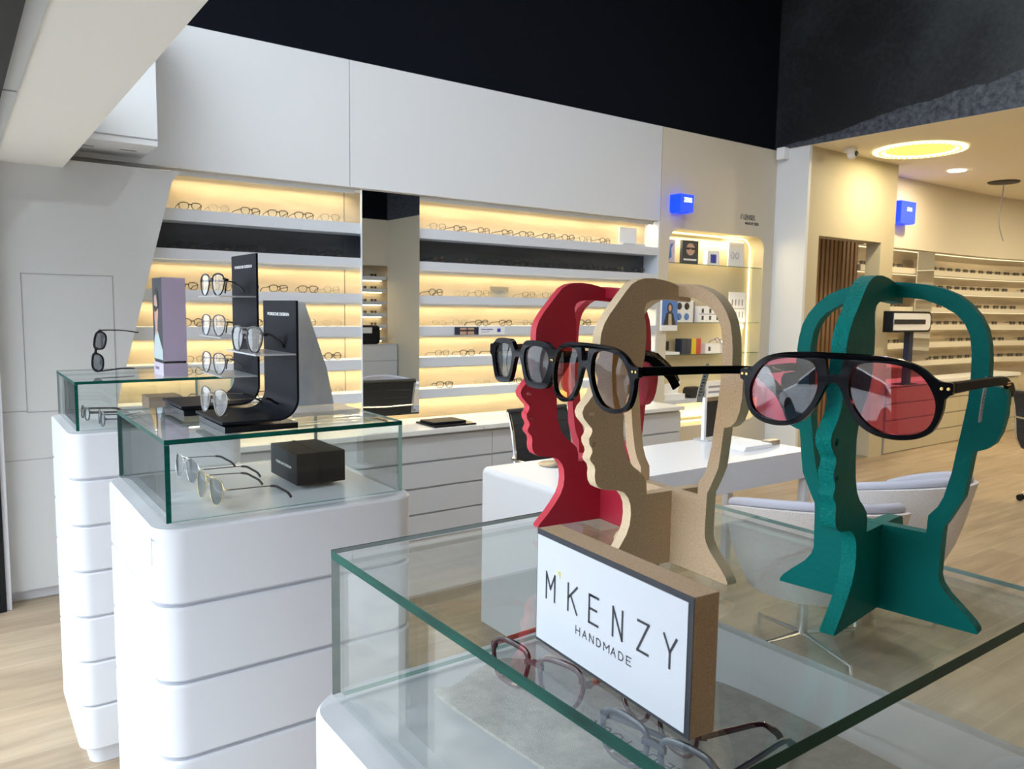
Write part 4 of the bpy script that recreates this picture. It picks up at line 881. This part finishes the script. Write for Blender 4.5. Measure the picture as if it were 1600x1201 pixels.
# ================================================================ BACK ROOM
mb = MB(); mb.box((6.73,4.80,0),(8.2,4.84,2.6),'slatdark'); k = 0; x = 6.74
while x < 8.1: mb.box((x,4.755,0),(x+.045,4.80,2.6),'slat'); x += .078
tag(mb.obj('slatted_screen'), 'brown wooden slatted screen seen through the back room doorway', 'screen')
tag(MB().box((6.83,4.40,.0),(7.93,4.56,.012),'brushed').obj('threshold'), 'pale metal threshold strip on the floor of the back doorway', 'threshold')
for i, (a, b) in enumerate(SZ):
    t = thing('curved_shelf', 'long curved white shelf on the back room wall, %s of its stack' % names[i], 'shelf', (0,0,0))
    ribbon(MB(), a, b, -.10, .155, 'shelfwhite' if False else 'beige').obj('board', t)
    ribbon(MB(), a-.006, a-.001, .03, .012, 'led').obj('light_strip', t)
t = thing('light_strip', 'warm strip above the top curved shelf in the back room', 'light', (0,0,0)); ribbon(MB(), 2.290, 2.298, .02, .014, 'led').obj('diffuser', t)
for i, (a, b) in enumerate(((8.25,9.1),(9.1,9.95),(9.95,10.8),(10.8,11.6))):
    drawer_unit(a, b, 'cream drawer cabinet along the back room wall, %s from the left' % ordn[i], 4.40, 4.80, .745, 4, 'cream')
tag(MB().box((8.22,4.38,.746),(11.6,4.70,.785),'countertop').obj('worktop'), 'pale worktop over the cream cabinets of the back room', 'worktop')
t = thing('wall_mirror', 'narrow mirror between the curved shelves of the back room', 'mirror', (9.40,4.735,1.0)); MB().box((0,0,0),(.40,.012,1.285),['beige','beige','mirror','beige','beige','beige']).obj('mirror_glass', t)
far = glasses('sunglasses', 'x', 'sunglasses', (8.45,4.79,SZ[0][1]+.026), (0,0,0), 'sqr', 'framedark', 'lensdark', wr=4, tk=4, lo=True, th=6, tlen=40, tdrop=6)
# merge this far model into one mesh: too small to show parts
fb = MB()
for ch in list(far.children):
    me = ch.data; fb.add([v.co for v in me.vertices], [tuple(p.vertices) for p in me.polygons], me.materials[0].name if me.materials[0].name in MT else 'framedark')
    bpy.data.objects.remove(ch)
bpy.data.objects.remove(far)
farm = fb.obj('sunglasses', loc=(8.42,4.80,SZ[0][1]+.027)); tag(farm, 'dark sunglasses, first along the top curved shelf of the back room', 'sunglasses', 'sunglasses on the curved shelves of the back room')
pa = catmull([(x,y,0) for x,y in arc], 12, False); L = [0]
for i in range(1, len(pa)): L.append(L[-1]+(pa[i]-pa[i-1]).length)
def on_arc(s_):
    for i in range(1, len(L)):
        if L[i] >= s_:
            t_ = (s_-L[i-1])/(L[i]-L[i-1]); p = pa[i-1].lerp(pa[i], t_); d = (pa[i]-pa[i-1]).normalized(); return p, d
    return pa[-1], Vector((0,-1,0))
first = True
for i, (a, b) in enumerate(SZ):
    c = 0
    for j in range(21):
        s_ = .12+j*.205+rnd.uniform(-.015,.015)
        if rnd.random() < .10 or 1.05 < s_ < 1.75: continue
        p, d = on_arc(s_); nn = Vector((d.y,-d.x,0)); p = p+nn*.05; ang = math.atan2(d.y, d.x)
        lab = 'dark sunglasses, %s along the %s curved shelf of the back room' % (ordn[c], names[i]); c += 1
        if first: farm.location = (p.x,p.y,b+.024); farm.rotation_euler = (0,0,ang); farm['label'] = lab; first = False; continue
        o = farm.copy(); COL.objects.link(o); o.location = (p.x,p.y,b+.024); o.rotation_euler = (0,0,ang); o['label'] = lab
# shelves and sunglasses of the opposite wall, seen in the mirror
for i, (a, b) in enumerate(SZ):
    t = thing('wall_shelf', 'white shelf on the opposite wall seen in the mirror, %s of its stack' % names[i], 'shelf', (3.6,-3.777,a)); MB().box((0,0,0),(2.98,.17,b-a),'shelfwhite').obj('board', t); MB().box((.02,.01,-.008),(2.96,.022,-.0005),'led').obj('light_strip', t)
    light_area('strip_glow', (1.5,.03,-.012), 2.9, .012, 2.2, (1,.78,.45), (R(15),0,0), t)
    for j in range(11):
        if rnd.random() < .12: continue
        o = farm.copy(); COL.objects.link(o); o.location = (4.35+.2*j,-3.66,b+.024); o.rotation_euler = (0,0,pi)
        o['label'] = 'dark mirrored sunglasses, %s along the %s shelf of the opposite wall' % (ordn[j], names[i]); o['group'] = 'sunglasses on the opposite wall'
t = thing('low_cabinet', 'long grey cabinet along the opposite wall seen in the mirror', 'cabinet', (3.6,-3.60,0)); MB().box((0,0,0),(2.98,.42,.86),'cabgrey').obj('body', t)
for k in range(4):
    for q in range(3): MB().box((.004+.745*k,.421,.03+.27*q),(.741+.745*k,.436,.29+.27*q),'lacquer').obj('drawer', t)
t = thing('equipment_case', 'black rounded case on the cabinet of the opposite wall, seen in the mirror', 'case', (5.75,-3.45,.861)); MB().prism(rrect(0,0,.50,.34,.08,5), lambda a,b,w:(a,w,b), 0, .25, 'blackplastic').obj('body', t); MB().box((.14,.251,.20),(.34,.256,.30),'paper').obj('badge', t)
# rounded black and white device
t = thing('display_device', 'black and white rounded oblong display seen through the teal head', 'display', (7.80,4.15,1.35))
MB().prism(rrect(0,0,.80,.22,[.07,.01,.01,.07],6), lambda a,b,w:(a,w,b), 0, .10, 'blackplastic').obj('housing', t); MB().prism(rrect(.02,.022,.77,.198,[.05,.005,.005,.05],6), lambda a,b,w:(a,w,b), -.006, -.0005, 'paper').obj('panel', t, label='white face'); MB().box((.02,-.010,.085),(.66,-.0065,.135),'black').obj('slot', t, label='black slot')
MB().box((.42,.03,-.556),(.50,.09,-.001),'navybook').box((.32,.0,-.558),(.60,.14,-.55),'black').obj('post', t)
# ceiling fittings of the back room
t = thing('ring_lamp', 'large round recessed ceiling lamp glowing yellow', 'lamp', (7.55,3.86,3.0995))
MB().lathe([(.29,-.001),(.40,-.001),(.405,-.012),(.385,-.016),(.30,-.008)], (0,0,0), 'lednice', 48).obj('ring', t, label='bright outer ring'); MB().lathe([(0,-.002),(.30,-.002)], (0,0,0), 'ringlit', 40).obj('diffuser', t, label='glowing yellow disc')
mb = MB()
for k in range(40):
    a = 2*pi*k/40; mb.box((.345*cos(a)-.008,.345*sin(a)-.008,-.022),(.345*cos(a)+.008,.345*sin(a)+.008,-.010),'ringlit')
mb.obj('bead_row', t, label='row of small lit beads')
light_area('lamp_glow', (0,0,-.03), .09, .09, 13, (1,.86,.58), (0,0,0), t)
t = thing('downlight', 'small round recessed downlight beside the ring lamp', 'lamp', (8.94,4.15,3.0995)); MB().lathe([(0,-.002),(.07,-.002),(.085,-.008),(.09,-.001)], (0,0,0), 'spotlit', 24).obj('diffuser', t); light_area('lamp_glow', (0,0,-.02), .1, .1, 12, (1,.80,.5), (0,0,0), t)
for (x, y, lab) in ((9.4,1.6,'round recessed downlight in the back room ceiling, left of the far corner'),(11.2,3.0,'round recessed downlight in the back room ceiling near the curved wall'),(9.0,-1.0,'round recessed downlight in the back room ceiling beyond the right edge')):
    t = thing('downlight', lab, 'lamp', (x,y,3.0995)); MB().lathe([(0,-.002),(.07,-.002),(.085,-.008),(.09,-.001)], (0,0,0), 'spotlit', 24).obj('diffuser', t); light_area('lamp_glow', (0,0,-.02), .2, .2, 30, (1,.86,.58), (0,0,0), t)
t = thing('security_camera', 'small white dome camera with a black lens on the low ceiling', 'camera', (7.03,4.25,3.0995)); MB().lathe([(0,-.001),(.06,-.001),(.065,-.03),(.05,-.035),(0,-.035)], (0,0,0), 'paper', 20).obj('mount', t)
MB().lathe([(0,-.05),(.03,-.045),(.045,-.02),(.045,.02),(0,.045)], (-.03,-.03,-.06), 'paper', 18, 'y').obj('housing', t); MB().lathe([(0,-.062),(.02,-.056),(.026,-.046)], (-.036,-.036,-.062), 'black', 16, 'y').obj('lens', t)
t = thing('motion_sensor', 'small white box sensor at the top of the grey wall corner', 'sensor', (6.52,4.62,3.0)); MB().box((0,0,0),(.078,.09,.11),'paper').obj('housing', t, bevel=.006)
t = thing('hanging_wire', 'loose cable hanging from a ceiling plate in the back room', 'cable', (10.1,4.15,3.0995)); MB().lathe([(0,-.001),(.17,-.001),(.16,-.015),(0,-.02)], (0,0,0), 'hair', 20).obj('ceiling_plate', t)
MB().tube(catmull([(0,0,-.02),(-.01,0,-.2),(-.05,.0,-.38),(-.04,0,-.5),(.03,0,-.60),(.10,0,-.68)], 4, False), .006, 'greytext', 6).obj('wire', t)

# ================================================================ CARS OUTSIDE (reflected in the lenses)
def car(label, loc, rz, paint):
    t = thing('car', label, 'car', loc, rz)
    body = [(-2.05,.30),(-2.08,.62),(-1.95,.86),(-1.80,.92),(-1.45,1.38),(-1.2,1.46),(.25,1.46),(.95,1.0),(1.75,.86),(2.03,.66),(2.05,.32),(1.75,.26),(-1.75,.26)]
    MB().prism(body, lambda a,b,w:(a,w,b), -.84, .84, paint).obj('body', t, bevel=.06)
    MB().prism([(-1.66,.95),(-1.38,1.34),(-1.18,1.40),(.22,1.40),(.84,1.0)], lambda a,b,w:(a,w,b), -.855, .855, 'carglass').obj('side_window', t)
    for x in (-1.30,1.30):
        for y in (-.80,.80): MB().lathe([(0,-.10),(.20,-.10),(.21,-.09),(.31,-.09),(.32,0),(.31,.09),(.21,.09),(.20,.10),(0,.10)], (x,y,.32), 'tyre', 24, 'y').obj('wheel', t)
    return t
car('white hatchback parked across the street, mirrored in the pink lenses', (-7.2,2.0,-.12), R(92), 'carwhite')
car('white hatchback parked farther left, mirrored in the pink lenses', (-7.4,7.4,-.12), R(90), 'carwhite')
car('dark red car parked across the street to the right', (-7.3,-3.6,-.12), R(91), 'carred')
